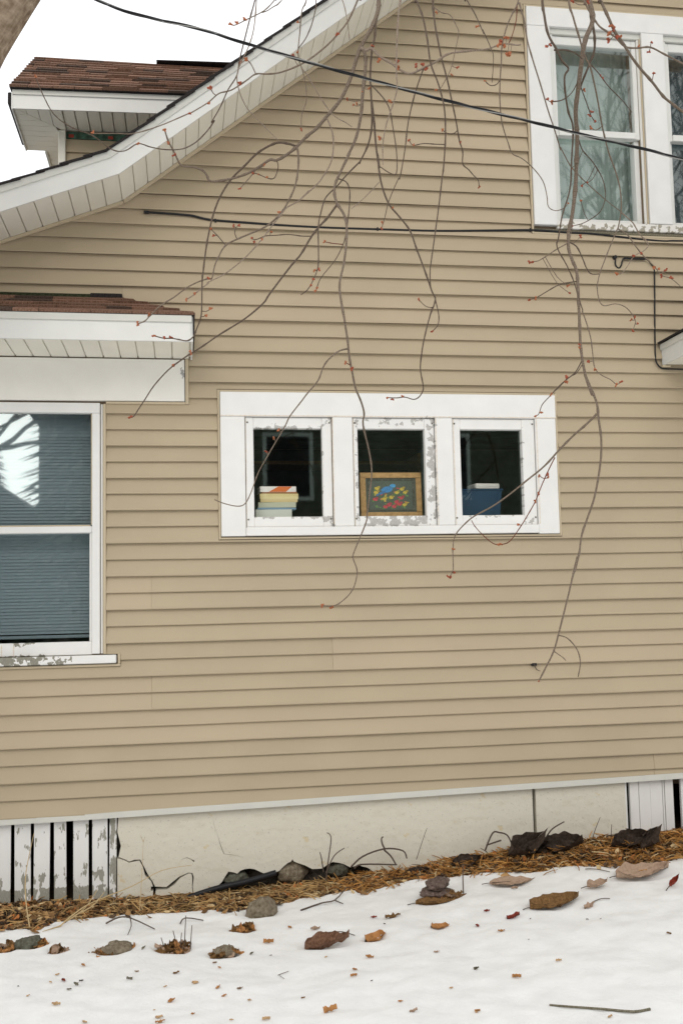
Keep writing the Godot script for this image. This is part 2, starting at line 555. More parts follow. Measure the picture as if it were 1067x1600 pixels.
func build_wall(house: Node3D) -> void:
	var g := gable()
	var holes := [rect(-1.6, 1.5, -0.53, 2.98), rect(0.43, 2.25, 2.3, 2.92), rect(2.55, 4.31, 3.18, 5.66), rect(3.385, 4.31, 4.0, 5.66)]
	var st := mk()
	var cuts := [-3.0, -1.07, 1.36, 2.87, 3.7, 8.0]
	for i in cuts.size() - 1:
		var polys := within([g], rect(cuts[i], -1, cuts[i + 1], 9))
		for h in holes:
			polys = minus(polys, h)
		for p in polys:
			prism(st, p, -0.16, -0.004)
	var wall := put("wall", st, M.sheathing, house)
	# siding
	var open := [rect(0.231, 2.155, 2.48, 3.12), rect(2.352, 4.21, 4.21, 5.847), rect(-1.72, 1.46, -0.455, 3.05), rect(-1.78, 1.394, -0.371, 1.47), rect(-1.72, 3.018, 0.055, 3.31)]
	var seams := {1: [-0.184], 4: [-0.184], 3: [0.937], 0: [3.322], -8: [-0.355], 7: [3.05]}
	for j in range(-24, 9):
		var bottom := LINE0 - (2 * j + 2) * COURSE
		var jit := rng.randf_range(-0.0012, 0.0012)
		var xs := [-2.0]
		for s in seams.get(j, []):
			xs.append(s)
		xs.sort()
		xs.append(7.0)
		for k in xs.size() - 1:
			var polys := within([g], rect(xs[k] + (0.0008 if k > 0 else 0.0), bottom + jit, xs[k + 1], bottom + 2 * COURSE + 0.002 + jit))
			for o in open:
				polys = minus(polys, o)
			var zo := 0.002 * (k % 2) + rng.randf_range(0, 0.0008)
			var sm: Material = [M.siding, M.siding_b, M.siding_c][rng.randi() % 3]
			for poly in polys:
				siding_panel([poly], bottom + jit, zo, sm, wall)
	# white starter strip under the siding
	st = mk()
	var a := Vector2(-1.92, skirt_y(-1.92))
	var b := Vector2(-0.86, skirt_y(-0.86))
	var c := Vector2(6.3, skirt_y(6.3))
	prism(st, PackedVector2Array([a + Vector2(0, -0.032), b + Vector2(-0.001, -0.032), b + Vector2(-0.001, 0.004), a + Vector2(0, 0.004)]), -0.004, 0.026)
	put("base_trim", st, M.drip, house)
	st = mk()
	prism(st, PackedVector2Array([b + Vector2(0, -0.033), c + Vector2(0, -0.033), c + Vector2(0, 0.003), b + Vector2(0, 0.003)]), -0.004, 0.028)
	put("base_trim", st, M.drip, house)
	# other sides and rooms
	st = mk()
	box(st, Vector3(-1.9, 0.5, -7), Vector3(-1.75, 3.7, -0.165))
	box(st, Vector3(6.15, 0.5, -7), Vector3(6.3, 4.3, -0.165))
	box(st, Vector3(-1.9, 0.5, -7.15), Vector3(6.3, 3.7, -7.005))
	prism(st, PackedVector2Array([Vector2(-1.9, 3.705), Vector2(6.3, 3.705), Vector2(6.3, 4.3), PEAK, KINK]), -7.15, -7.005)
	put("rear_walls", st, M.siding, house)
	st = mk()
	box(st, Vector3(-1.74, 0.52, -4.0), Vector3(6.14, 0.62, -0.165))
	box(st, Vector3(-1.74, 3.36, -4.0), Vector3(6.14, 3.5, -0.165))
	box(st, Vector3(-1.74, 0.625, -4.12), Vector3(6.14, 3.355, -4.005))
	box(st, Vector3(0.02, 0.625, -4.0), Vector3(0.12, 3.355, -0.165))
	box(st, Vector3(1.9, 3.505, -3.5), Vector3(2.0, 6.05, -0.165))
	box(st, Vector3(4.6, 3.505, -3.5), Vector3(4.7, 5.65, -0.165))
	box(st, Vector3(1.9, 3.505, -3.62), Vector3(4.7, 6.05, -3.505))
	box(st, Vector3(1.9, 6.055, -3.62), Vector3(4.2, 6.13, -0.165))
	put("room", st, M.room, house)

func offset_profile(d: float) -> Array:
	var pts := [EAVE_L, KINK, PEAK, EAVE_R]
	var out := []
	for i in 4:
		var n0: Vector2 = (pts[i] - pts[max(i - 1, 0)]).orthogonal().normalized() if i > 0 else Vector2.ZERO
		var n1: Vector2 = (pts[min(i + 1, 3)] - pts[i]).orthogonal().normalized() if i < 3 else Vector2.ZERO
		if n0.y < 0: n0 = -n0
		if n1.y < 0: n1 = -n1
		if i == 0: n0 = n1
		if i == 3: n1 = n0
		out.append(pts[i] + (n0 + n1) / (1.0 + n0.dot(n1)) * d)
	return out

func along_box(st: SurfaceTool, p: Vector2, q: Vector2, lo: float, hi: float, z0: float, z1: float, bev := 0.0) -> void:
	# box lying along p..q, from lo to hi above the line
	var d := (q - p)
	var l := d.length()
	var xf := Transform3D(Basis(Vector3.BACK, d.angle()), Vector3(p.x, p.y, 0))
	box(st, Vector3(0, lo, z0), Vector3(l, hi, z1), bev, xf)

func build_roof(house: Node3D) -> void:
	var p0 := offset_profile(0.012)
	var p1 := offset_profile(0.128)
	var st := mk()
	for i in 3:
		prism(st, PackedVector2Array([p0[i], p0[i + 1], p1[i + 1], p1[i]]), -7.3, 0.448)
	var roof := put("roof", st, M.soffit, house)
	# soffit boards across the overhang
	var segs := [[EAVE_L, KINK], [KINK, PEAK], [PEAK, EAVE_R]]
	for s in segs:
		var l: float = s[0].distance_to(s[1])
		var n := int(l / 0.1)
		for k in n:
			var a: Vector2 = s[0].lerp(s[1], float(k) / n)
			var b: Vector2 = s[0].lerp(s[1], (k + 1.0) / n)
			var d: Vector2 = (b - a).normalized()
			st = mk()
			along_box(st, a + d * 0.002, b - d * 0.004, 0.0, 0.010, 0.016, 0.449, 0.002)
			put("soffit_board", st, M.soffit, roof)
		# trim where soffit meets the wall
		st = mk()
		along_box(st, s[0], s[1], -0.022, -0.001, 0.018, 0.034, 0.003)
		put("soffit_trim", st, M.channel, roof)
	# rake boards
	var b0 := offset_profile(-0.012)
	var b1 := offset_profile(0.098)
	var c0 := offset_profile(0.092)
	var c1 := offset_profile(0.131)
	for i in 3:
		st = mk()
		prism(st, PackedVector2Array([b0[i], b0[i + 1], b1[i + 1], b1[i]]), 0.45, 0.464)
		put("rake_board", st, M.white_metal, roof)
		st = mk()
		prism(st, PackedVector2Array([c0[i], c0[i + 1], c1[i + 1], c1[i]]), 0.4645, 0.474)
		put("drip_edge", st, M.drip, roof)
	# shingle courses whose ends step along the rake
	for s in [[p1[0], p1[1]], [p1[1], p1[2]], [p1[3], p1[2]]]:
		var l: float = s[0].distance_to(s[1])
		var n := int(l / 0.145)
		for k in n:
			var a: Vector2 = s[0].lerp(s[1], float(k) / n)
			var b: Vector2 = s[0].lerp(s[1], min((k + 1.35) / n, 1.0))
			var flip: bool = s[1].x < s[0].x
			st = mk()
			var d := b - a
			var xf := Transform3D(Basis(Vector3.BACK, (d if not flip else -d).angle() + (-0.045 if not flip else 0.045)), Vector3(a.x if not flip else b.x, (a.y if not flip else b.y) + 0.007 + (0.0 if not flip else -0.006), 0))
			box(st, Vector3(0, 0, -7.35), Vector3(d.length(), 0.011, 0.487 + rng.randf_range(-0.008, 0.01)), 0.0, xf)
			put("shingle_course", st, M.shingle_edge, roof)

func shingle_slope(parent: Node, eave_a: Vector3, eave_b: Vector3, ridge_a: Vector3, ridge_b: Vector3, rows: int, tab: float, clip: Callable, low := 0) -> void:
	# tabs laid in rows from eave to ridge; each tab its own piece
	var up := ((ridge_a + ridge_b) - (eave_a + eave_b)).normalized()
	var along0 := (eave_b - eave_a).normalized()
	var nrm := along0.cross(up).normalized()
	if nrm.y < 0:
		nrm = -nrm
	for r in rows:
		var t0 := float(r) / rows
		var t1 := (r + 1.3) / rows
		var a0 := eave_a.lerp(ridge_a, t0)
		var b0 := eave_b.lerp(ridge_b, t0)
		var a1 := eave_a.lerp(ridge_a, t1)
		var b1 := eave_b.lerp(ridge_b, t1)
		var l := a0.distance_to(b0)
		var x := -tab * rng.randf()
		while x < l:
			var w := tab * rng.randf_range(0.55, 1.25)
			var f0 := clampf(x / l, 0.0, 1.0)
			var f1 := clampf((x + w - 0.004) / l, 0.0, 1.0)
			x += w
			if f1 - f0 < 0.004:
				continue
			var th := rng.randf_range(0.007, 0.016)
			var q := [a0.lerp(b0, f0), a0.lerp(b0, f1), a1.lerp(b1, f1), a1.lerp(b1, f0)]
			if not clip.call(q):
				continue
			var st := mk()
			var top := [q[0] + nrm * (0.006 + th), q[1] + nrm * (0.006 + th), q[2] + nrm * 0.003, q[3] + nrm * 0.003]
			quad(st, top[0], top[1], top[2], top[3], nrm)
			quad(st, q[0], q[1], top[1], top[0], -up)
			quad(st, q[0], q[3], top[3], top[0], -along0)
			quad(st, q[1], q[2], top[2], top[1], along0)
			quad(st, q[0], q[1], q[2], q[3], -nrm)
			put("shingle", st, M["shingle_%d" % (rng.randi_range(low, 4))], parent)

func build_canopy(house: Node3D) -> void:
	# little roof over the left window
	var st := mk()
	box(st, Vector3(-1.75, 3.322, 0.016), Vector3(0.066, 3.45, 0.448))
	var wedge := mk()
	var el := Vector3(-1.8, 3.462, 0.478)
	var er := Vector3(0.082, 3.462, 0.478)
	var wl := Vector3(-1.35, 3.69, 0.016)
	var wr := Vector3(-0.37, 3.69, 0.016)
	var bl := Vector3(-1.8, 3.462, 0.016)
	var br := Vector3(0.082, 3.462, 0.016)
	quad(wedge, el, er, wr, wl, Vector3(0, 1, 1))
	tri(wedge, er, br, wr, Vector3(1, 1, 0))
	tri(wedge, el, bl, wl, Vector3(-1, 1, 0))
	quad(wedge, el, er, br, bl, Vector3.DOWN)
	quad(wedge, wl, wr, br, bl, Vector3.FORWARD)
	var canopy := put("canopy_roof", st, M.soffit, house)
	put("deck", wedge, M.shingle_edge, canopy)
	shingle_slope(canopy, el, er, wl, wr, 5, 0.24, func(_q): return true)
	shingle_slope(canopy, er, br, wr, wr + Vector3(0.02, 0, 0), 5, 0.2, func(_q): return true)
	# soffit boards
	var n := 17
	for k in n:
		var x0 := -1.74 + k * (1.80 / n)
		st = mk()
		box(st, Vector3(x0 + 0.002, 3.310, 0.018), Vector3(x0 + 1.80 / n - 0.004, 3.321, 0.449), 0.003)
		put("soffit_board", st, M.soffit, canopy)
	st = mk()
	box(st, Vector3(-1.78, 3.303, 0.45), Vector3(0.068, 3.425, 0.464), 0.003)
	put("fascia", st, M.white_metal, canopy)
	st = mk()
	box(st, Vector3(-1.785, 3.418, 0.4645), Vector3(0.072, 3.461, 0.474), 0.003)
	put("drip_edge", st, M.drip, canopy)
	st = mk()
	box(st, Vector3(0.0665, 3.303, 0.018), Vector3(0.078, 3.455, 0.462), 0.002)
	put("end_board", st, M.white_metal, canopy)
	st = mk()
	box(st, Vector3(0.0785, 3.35, 0.05), Vector3(0.088, 3.461, 0.474), 0.002)
	put("end_drip_edge", st, M.shingle_edge, canopy)
	# flashing against the siding
	st = mk()
	box(st, Vector3(-1.5, 3.67, 0.017), Vector3(-0.5, 3.712, 0.03), 0.003)
	put("flashing", st, M.moss, canopy)
	st = mk()
	box(st, Vector3(-0.55, 3.69, 0.0175), Vector3(-0.355, 3.718, 0.034), 0.003)
	put("flashing", st, M.shingle_edge, canopy)

func build_porch(house: Node3D) -> void:
	# corner of the roof over the side door, at the right edge
	var x0 := 3.245
	var st := mk()
	prism(st, PackedVector2Array([Vector2(x0 + 0.02, 3.33), Vector2(5.4, 3.33), Vector2(5.4, 4.1), Vector2(x0 + 0.02, 3.462)]), 0.018, 1.35)
	var porch := put("porch_roof", st, M.soffit, house)
	st = mk()
	box(st, Vector3(x0, 3.315, 0.02), Vector3(x0 + 0.015, 3.425, 1.37), 0.003)
	put("fascia", st, M.white_metal, porch)
	st = mk()
	box(st, Vector3(x0 - 0.01, 3.42, 0.019), Vector3(x0 - 0.0005, 3.462, 1.372), 0.002)
	put("drip_edge", st, M.drip, porch)
	st = mk()
	box(st, Vector3(x0 - 0.006, 3.3, 0.018), Vector3(x0 + 0.05, 3.314, 0.05), 0.002)
	put("end_board", st, M.channel, porch)
	for k in 20:
		st = mk()
		box(st, Vector3(x0 + 0.016, 3.316, 0.055 + k * 0.065), Vector3(5.38, 3.328, 0.055 + k * 0.065 + 0.062), 0.002)
		put("soffit_board", st, M.soffit, porch)
	for k in 7:
		st = mk()
		var a := Vector2(x0 - 0.025, 3.463).lerp(Vector2(5.4, 4.12), k / 7.0)
		var b := Vector2(x0 - 0.025, 3.463).lerp(Vector2(5.4, 4.12), min((k + 1.2) / 7.0, 1.0))
		along_box(st, a, b, 0.0 + 0.001 * k, 0.012 + 0.001 * k, 0.02, 1.4)
		put("shingle_course", st, M.shingle_edge, porch)

func build_dormer(house: Node3D) -> void:
	var eave := func(x: float) -> float: return 5.165 + 0.02 * (x + 1.11)
	var st := mk()
	# body
	box(st, Vector3(-0.80, 4.3, -1.9), Vector3(1.2, 5.185, -0.845))
	var dormer := put("dormer", st, M.siding, house)
	# front wall courses
	var y := 5.115
	var first := true
	while y > 4.4:
		st = mk()
		box(st, Vector3(-0.80, y - COURSE, -0.844), Vector3(1.0, y, -0.834), 0.0, Transform3D.IDENTITY)
		var q := [Vector3(-0.80, y - COURSE, -0.815), Vector3(1.0, y - COURSE, -0.815), Vector3(1.0, y, -0.833), Vector3(-0.80, y, -0.833)]
		quad(st, q[0], q[1], q[2], q[3], Vector3.BACK)
		quad(st, q[0], q[1], Vector3(1.0, y - COURSE, -0.834), Vector3(-0.80, y - COURSE, -0.834), Vector3.DOWN)
		put("siding_board", st, M.siding_c, dormer)
		y -= COURSE
	st = mk()
	box(st, Vector3(-0.795, 5.118, -0.842), Vector3(1.0, 5.168, -0.825), 0.002)
	put("insulation_strip", st, M.teal, dormer)
	for x in [-0.775, -0.50]:
		st = mk()
		box(st, Vector3(x, 5.124, -0.8245), Vector3(x + 0.035, 5.146, -0.822), 0.0, Transform3D(Basis(Vector3.BACK, 0.0), Vector3.ZERO))
		put("tape", st, M.red_tape, dormer)
	st = mk()
	box(st, Vector3(-0.845, 4.3, -0.87), Vector3(-0.795, 5.166, -0.80), 0.004)
	put("corner_post", st, M.soffit, dormer)
	# roof: front slope, left end and rear slope
	var ea := Vector3(-1.13, 5.292, -0.462)
	var eb := Vector3(1.45, 5.343, -0.462)
	var ra := Vector3(-1.052, 5.893, -1.16)
	var rb := Vector3(1.6, 5.893, -1.16)
	var ba := Vector3(-0.985, 5.292, -1.92)
	var bb := Vector3(1.45, 5.343, -1.92)
	var ma := Vector3(-1.11, 5.292, -1.16)
	var mb_ := Vector3(1.45, 5.343, -1.16)
	var na := Vector3(-0.985, 5.292, -1.165)
	st = mk()
	quad(st, ea, eb, rb, ra, Vector3(0, 1, 1))
	quad(st, ba, bb, rb, ra + Vector3(0.07, 0, 0), Vector3(0, 1, -1))
	tri(st, ea, ma, ra, Vector3.LEFT)
	tri(st, na, ba, ra, Vector3.LEFT)
	quad(st, ea, eb, mb_, ma, Vector3.DOWN)
	quad(st, na, mb_, bb, ba, Vector3.DOWN)
	put("roof_deck", st, M.shingle_edge, dormer)
	shingle_slope(dormer, ea, eb, ra, rb, 13, 0.2, func(q): return q[0].x < 0.95 + (q[0].y - 5.3) * 1.2, 0)
	for k in 7:
		var x := -0.16 + k * 0.21
		st = mk()
		box(st, Vector3(x, 0.0, -0.09), Vector3(x + 0.235, 0.009, 0.06), 0.003, Transform3D(Basis(Vector3.BACK, 0.03), Vector3(0, 5.899, -1.16)))
		put("ridge_cap", st, M.shingle_edge, dormer)
	# boards under the eaves
	st = mk()
	prism(st, PackedVector2Array([Vector2(-1.11, eave.call(-1.11) - 0.006), Vector2(1.2, eave.call(1.2) - 0.006), Vector2(1.2, eave.call(1.2) + 0.118), Vector2(-1.11, eave.call(-1.11) + 0.118)]), -0.512, -0.5)
	put("fascia", st, M.white_metal, dormer)
	st = mk()
	prism(st, PackedVector2Array([Vector2(-1.115, eave.call(-1.11) + 0.092), Vector2(1.2, eave.call(1.2) + 0.092), Vector2(1.2, eave.call(1.2) + 0.124), Vector2(-1.115, eave.call(-1.11) + 0.124)]), -0.4995, -0.49)
	put("drip_edge", st, M.drip, dormer)
	st = mk()
	box(st, Vector3(-1.122, 5.155, -1.15), Vector3(-1.1105, 5.275, -0.5), 0.002)
	put("fascia", st, M.white_metal, dormer)
	st = mk()
	box(st, Vector3(-1.15, 5.2, -1.16), Vector3(-1.1235, 5.285, -0.52), 0.006)
	put("gutter", st, M.shingle_edge, dormer)
	var x := -0.79
	while x < 0.9:
		st = mk()
		box(st, Vector3(x + 0.002, eave.call(x), -0.82), Vector3(x + 0.081, eave.call(x) + 0.01, -0.5125), 0.002)
		put("soffit_board", st, M.soffit, dormer)
		x += 0.085
	# mitred corner, then the left eave
	for k in 4:
		st = mk()
		var xa := -0.792 - k * 0.08
		var xb := xa - 0.076
		prism_xz(st, [Vector2(xa, -0.5125), Vector2(xb, -0.5125), Vector2(xb, -0.505 - (xb + 1.11) * 1.0), Vector2(xa, -0.505 - (xa + 1.11) * 1.0)], 5.165, 5.175)
		put("soffit_board", st, M.soffit, dormer)
	var z := -0.515
	while z > -1.14:
		st = mk()
		var za := z
		var zb := z - 0.076
		var xi := func(q: float) -> float: return min(-0.848, -1.108 + (-0.505 - q))
		prism_xz(st, [Vector2(-1.11, za), Vector2(xi.call(za), za), Vector2(xi.call(zb), zb), Vector2(-1.11, zb)], 5.163, 5.174)
		put("soffit_board", st, M.soffit, dormer)
		z -= 0.08
	while z > -1.84:
		st = mk()
		box(st, Vector3(-0.965, 5.163, z - 0.076), Vector3(-0.848, 5.174, z), 0.002)
		put("soffit_board", st, M.soffit, dormer)
		z -= 0.08
	st = mk()
	box(st, Vector3(-1.108, 5.2205, -1.15), Vector3(1.2, 5.285, -0.515))
	box(st, Vector3(-0.96, 5.18, -1.9), Vector3(-0.81, 5.285, -1.16))
	put("eave_core", st, M.soffit, dormer)
	st = mk()
	box(st, Vector3(-0.985, 5.155, -1.9), Vector3(-0.966, 5.2, -1.165), 0.002)
	put("fascia", st, M.drip, dormer)

func prism_xz(st: SurfaceTool, p: Array, y0: float, y1: float) -> void:
	var lo := []
	var hi := []
	for q in p:
		lo.append(Vector3(q.x, y0, q.y))
		hi.append(Vector3(q.x, y1, q.y))
	quad(st, lo[0], lo[1], lo[2], lo[3], Vector3.DOWN)
	quad(st, hi[0], hi[1], hi[2], hi[3], Vector3.UP)
	var c: Vector3 = (lo[0] + lo[1] + lo[2] + lo[3]) * 0.25
	for i in 4:
		var j := (i + 1) % 4
		var mid: Vector3 = (lo[i] + lo[j]) * 0.5
		quad(st, lo[i], lo[j], hi[j], hi[i], mid - c)

# board of a window, lettered by its outer rectangle
func board(called: String, parent: Node, m: Material, x0: float, y0: float, x1: float, y1: float, z0: float, z1: float, bev := 0.003, r := Rect2()) -> void:
	x0 *= proud
	x1 *= proud
	y0 = 1.742 + (y0 - 1.742) * proud
	y1 = 1.742 + (y1 - 1.742) * proud
	var st := mk()
	if r.size.x > 0:
		uv_on = true
		uv_box = r
	box(st, Vector3(x0, y0, z0), Vector3(x1, y1, z1), bev)
	uv_on = false
	put(called, st, m, parent)

func channel(parent: Node, x0: float, y0: float, x1: float, y1: float, sides: String) -> void:
	# siding channel that frames an opening
	var w := 0.016
	if "l" in sides: board("trim_channel", parent, M.channel, x0 - w, y0 - w, x0 - 0.002, y1 + w, 0.0, 0.024, 0.002)
	if "r" in sides: board("trim_channel", parent, M.channel, x1 + 0.002, y0 - w, x1 + w, y1 + w, 0.0, 0.024, 0.002)
	if "t" in sides: board("trim_channel", parent, M.channel, x0 - 0.0015, y1 + 0.002, x1 + 0.0015, y1 + w, 0.0, 0.0235, 0.002)
	if "b" in sides: board("trim_channel", parent, M.channel, x0 - 0.0015, y0 - w, x1 + 0.0015, y0 - 0.002, 0.0, 0.0235, 0.002)

func pane(parent: Node, m: StandardMaterial3D, x0: float, y0: float, x1: float, y1: float, z: float) -> void:
	x0 *= proud
	x1 *= proud
	y0 = 1.742 + (y0 - 1.742) * proud
	y1 = 1.742 + (y1 - 1.742) * proud
	var st := mk()
	if m.metallic > 0.5:
		quad(st, Vector3(x0, y0, z), Vector3(x1, y0, z), Vector3(x1, y1, z + 0.002), Vector3(x0, y1, z + 0.002), Vector3.BACK)
	else:
		box(st, Vector3(x0, y0, z), Vector3(x1, y1, z + 0.004))
	put("pane", st, m, parent)

func build_small_window(house: Node3D) -> void:
	var r := Rect2(0.24, 2.16, 2.25, 0.96)
	var wood := Color(0.5, 0.49, 0.465)
	var spots := [
		[Rect2(0.463, 2.865, 0.43, 0.012), -0.12], [Rect2(0.9, 2.89, 0.06, 0.05), -0.12], [Rect2(0.9, 2.25, 0.06, 0.05), 0.02], [Rect2(0.47, 2.295, 0.42, 0.01), -0.1],
		[Rect2(1.115, 2.26, 0.012, 0.66), -0.28], [Rect2(1.16, 2.9, 0.42, 0.03), -0.2], [Rect2(1.59, 2.25, 0.04, 0.69), 0.0], [Rect2(1.16, 2.25, 0.4, 0.045), 0.15],
		[Rect2(2.24, 2.25, 0.05, 0.05), -0.08], [Rect2(1.82, 2.295, 0.4, 0.008), -0.12], [Rect2(2.222, 2.3, 0.006, 0.56), -0.2], [Rect2(0.895, 2.3, 0.006, 0.5), -0.2]]
	var lines := [["h", 2.946, 0.25, 2.47], ["v", 0.407, 2.24, 2.94], ["v", 0.963, 2.24, 2.94], ["v", 1.10, 2.24, 2.94], ["v", 1.643, 2.24, 2.94], ["v", 1.764, 2.24, 2.94], ["v", 2.328, 2.24, 2.94]]
	var pm := flaking("flaking_sash", r, 1400, Color(0.81, 0.805, 0.785), wood, spots, 41, -0.85, lines)
	var w := part_node("window", house)
	# casing
	board("casing", w, pm, 0.25, 2.9465, 2.475, 3.105, -0.004, 0.038, 0.003, r)
	board("casing", w, pm, 0.25, 2.182, 0.4045, 2.9455, -0.004, 0.036, 0.003, r)
	board("casing", w, pm, 2.3305, 2.178, 2.473, 2.9455, -0.004, 0.036, 0.003, r)
	board("casing", w, pm, 0.966, 2.24, 1.0975, 2.9455, -0.15, 0.036, 0.003, r)
	board("casing", w, pm, 1.6455, 2.24, 1.7615, 2.9455, -0.15, 0.036, 0.003, r)
	board("sill", w, pm, 0.4055, 2.183, 2.3295, 2.2385, -0.004, 0.045, 0.004, r)
	channel(w, 0.25, 2.178, 2.475, 3.105, "lrtb")
	for s in [[0.407, 0.963, 0.459, 0.9], [1.10, 1.643, 1.132, 1.578], [1.764, 2.328, 1.817, 2.24]]:
		var a: float = s[0] + 0.002
		var b: float = s[1] - 0.002
		board("sash_stile", w, pm, a, 2.2405, s[2], 2.9435, -0.03, 0.022, 0.003, r)
		board("sash_stile", w, pm, s[3], 2.2405, b, 2.9435, -0.03, 0.022, 0.003, r)
		board("sash_rail", w, pm, s[2] + 0.0005, 2.873, s[3] - 0.0005, 2.943, -0.03, 0.0205, 0.003, r)
		board("sash_rail", w, pm, s[2] + 0.0005, 2.2405, s[3] - 0.0005, 2.304, -0.03, 0.0205, 0.003, r)
		pane(w, M.glass, s[2], 2.302, s[3], 2.875, -0.022)
		for hx in [a + 0.012, b - 0.012]:
			for hy in [2.285, 2.905]:
				var st := mk()
				tube(st, [Vector3(hx * proud, hy, 0.02), Vector3(hx * proud, hy, 0.027)], [0.006, 0.005], 8)
				put("screw", st, M.rock_2, w)
	board("inner_sill", w, M.paper, 0.33, 2.27, 2.4, 2.3, -0.42, -0.032, 0.004)

func build_upper_window(house: Node3D) -> void:
	var w := part_node("window", house)
	var r := Rect2(2.35, 4.2, 1.9, 0.14)
	var pm := flaking("flaking_sill", r, 700, Color(0.76, 0.74, 0.7), Color(0.38, 0.35, 0.28), [[Rect2(2.5, 4.2, 1.7, 0.085), -0.05]], 47, -0.7)
	board("casing", w, M.white_paint, 2.384, 5.708, 4.14, 5.846, -0.004, 0.036)
	board("casing", w, M.white_paint, 2.385, 4.285, 2.548, 5.7075, -0.004, 0.034)
	board("casing", w, M.white_paint, 3.222, 4.32, 3.388, 5.7075, -0.15, 0.034)
	board("casing", w, M.white_paint, 4.04, 4.285, 4.14, 5.7075, -0.004, 0.034)
	board("sill", w, pm, 2.549, 4.262, 4.039, 4.318, -0.15, 0.032, 0.004, r)
	board("apron", w, M.wet_wood, 2.385, 4.238, 4.14, 4.261, -0.004, 0.02)
	channel(w, 2.384, 4.238, 4.14, 5.848, "lrtb")
	for s in [[2.549, 3.2215], [3.3885, 4.0395]]:
		var a: float = s[0]
		var b: float = s[1]
		board("head_stop", w, M.drip, a, 5.668, b, 5.7075, -0.12, 0.012)
		board("frame", w, M.white_metal, a, 4.3185, a + 0.026, 5.667, -0.14, 0.008)
		board("frame", w, M.white_metal, b - 0.026, 4.3185, b, 5.667, -0.14, 0.008)
		if s[0] < 3.0:
			board("screen_track", w, M.channel, b - 0.012, 4.3185, b - 0.004, 5.667, 0.0085, 0.02, 0.001)
		a += 0.0265
		b -= 0.0265
		# upper sash in front, lower sash behind
		board("sash_stile", w, M.white_metal, a, 4.94, a + 0.024, 5.664, -0.05, -0.005)
		board("sash_stile", w, M.white_metal, b - 0.033, 4.94, b, 5.664, -0.05, -0.005)
		board("sash_rail", w, M.white_metal, a + 0.0245, 5.602, b - 0.0335, 5.664, -0.05, -0.006)
		board("meeting_rail", w, M.white_metal, a + 0.0245, 4.94, b - 0.0335, 4.986, -0.05, 0.004)
		board("sash_stile", w, M.white_metal, a, 4.319, a + 0.028, 4.9395, -0.1, -0.03)
		board("sash_stile", w, M.white_metal, b - 0.036, 4.319, b, 4.9395, -0.1, -0.03)
		board("sash_rail", w, M.white_metal, a + 0.0285, 4.319, b - 0.0365, 4.36, -0.1, -0.031)
		pane(w, M.storm_glass, a + 0.02, 4.975, b - 0.03, 5.61, -0.03)
		pane(w, M.storm_glass, a + 0.024, 4.352, b - 0.032, 4.945, -0.07)

func build_left_window(house: Node3D) -> void:
	var w := part_node("window", house)
	var r := Rect2(-1.75, 1.39, 1.4, 0.2)
	var pm := flaking("flaking_left_sill", r, 900, Color(0.8, 0.795, 0.775), Color(0.29, 0.28, 0.23), [[Rect2(-1.74, 1.42, 0.98, 0.045), 0.1], [Rect2(-0.76, 1.42, 0.1, 0.03), -0.1], [Rect2(-1.0, 1.538, 0.13, 0.01), -0.05]], 53, -0.85, [["v", -1.0, 1.47, 1.54], ["v", -1.07, 1.47, 1.54]])
	var hr := Rect2(-1.75, 3.0, 1.85, 0.35)
	var hm := flaking("flaking_header", hr, 900, Color(0.85, 0.83, 0.775), Color(0.4, 0.39, 0.37), [[Rect2(0.01, 3.17, 0.02, 0.06), 0.15]], 57, -0.9)
	board("header_board", w, hm, -1.7, 3.035, 0.028, 3.302, -0.004, 0.03, 0.003, hr)
	board("trim_channel", w, M.channel, 0.033, 3.018, 0.054, 3.308, 0.0, 0.026, 0.002)
	board("trim_channel", w, M.channel, -0.456, 3.016, 0.0325, 3.031, 0.0, 0.026, 0.002)
	board("casing", w, M.white_paint, -1.67, 2.958, -0.4925, 3.022, -0.03, 0.02)
	board("casing", w, M.white_paint, -1.67, 1.474, -1.61, 2.9575, -0.03, 0.02)
	board("casing", w, M.white_paint, -0.54, 1.474, -0.4925, 2.9575, -0.03, 0.018)
	board("casing_edge", w, M.white_paint, -0.488, 1.474, -0.474, 3.015, -0.03, 0.012)
	board("trim_channel", w, M.channel, -0.472, 1.472, -0.456, 3.015, 0.0, 0.026, 0.002)
	board("trim_channel", w, M.channel, -1.78, 1.396, -0.372, 1.411, 0.0, 0.028, 0.002)
	board("trim_channel", w, M.channel, -0.386, 1.4115, -0.372, 1.472, 0.0, 0.028, 0.002)
	board("sill", w, pm, -1.74, 1.416, -0.394, 1.466, -0.05, 0.05, 0.005, r)
	board("sash_rail", w, pm, -1.609, 1.47, -0.5405, 1.549, -0.06, 0.006, 0.003, r)
	board("sash_rail", w, M.white_paint, -1.609, 2.213, -0.5405, 2.254, -0.06, 0.012)
	board("glazing_bead", w, M.channel, -1.605, 2.2545, -0.55, 2.262, -0.02, 0.008, 0.001)
	board("glazing_bead", w, M.channel, -0.547, 2.2625, -0.5405, 2.957, -0.02, 0.008, 0.001)
	board("sash_stile", w, M.white_paint, -0.556, 1.5495, -0.5405, 2.2125, -0.06, 0.004)
	pane(w, M.storm_glass, -1.609, 2.258, -0.545, 2.958, -0.012)
	pane(w, M.storm_glass, -1.609, 1.546, -0.552, 2.216, -0.03)

func ground_gap(x: float) -> float:
	return base_y(x) - 0.12

func pl(a: Array) -> PackedVector2Array:
	var out := PackedVector2Array()
	for i in range(0, a.size(), 2):
		out.append(Vector2(a[i], a[i + 1]))
	return out

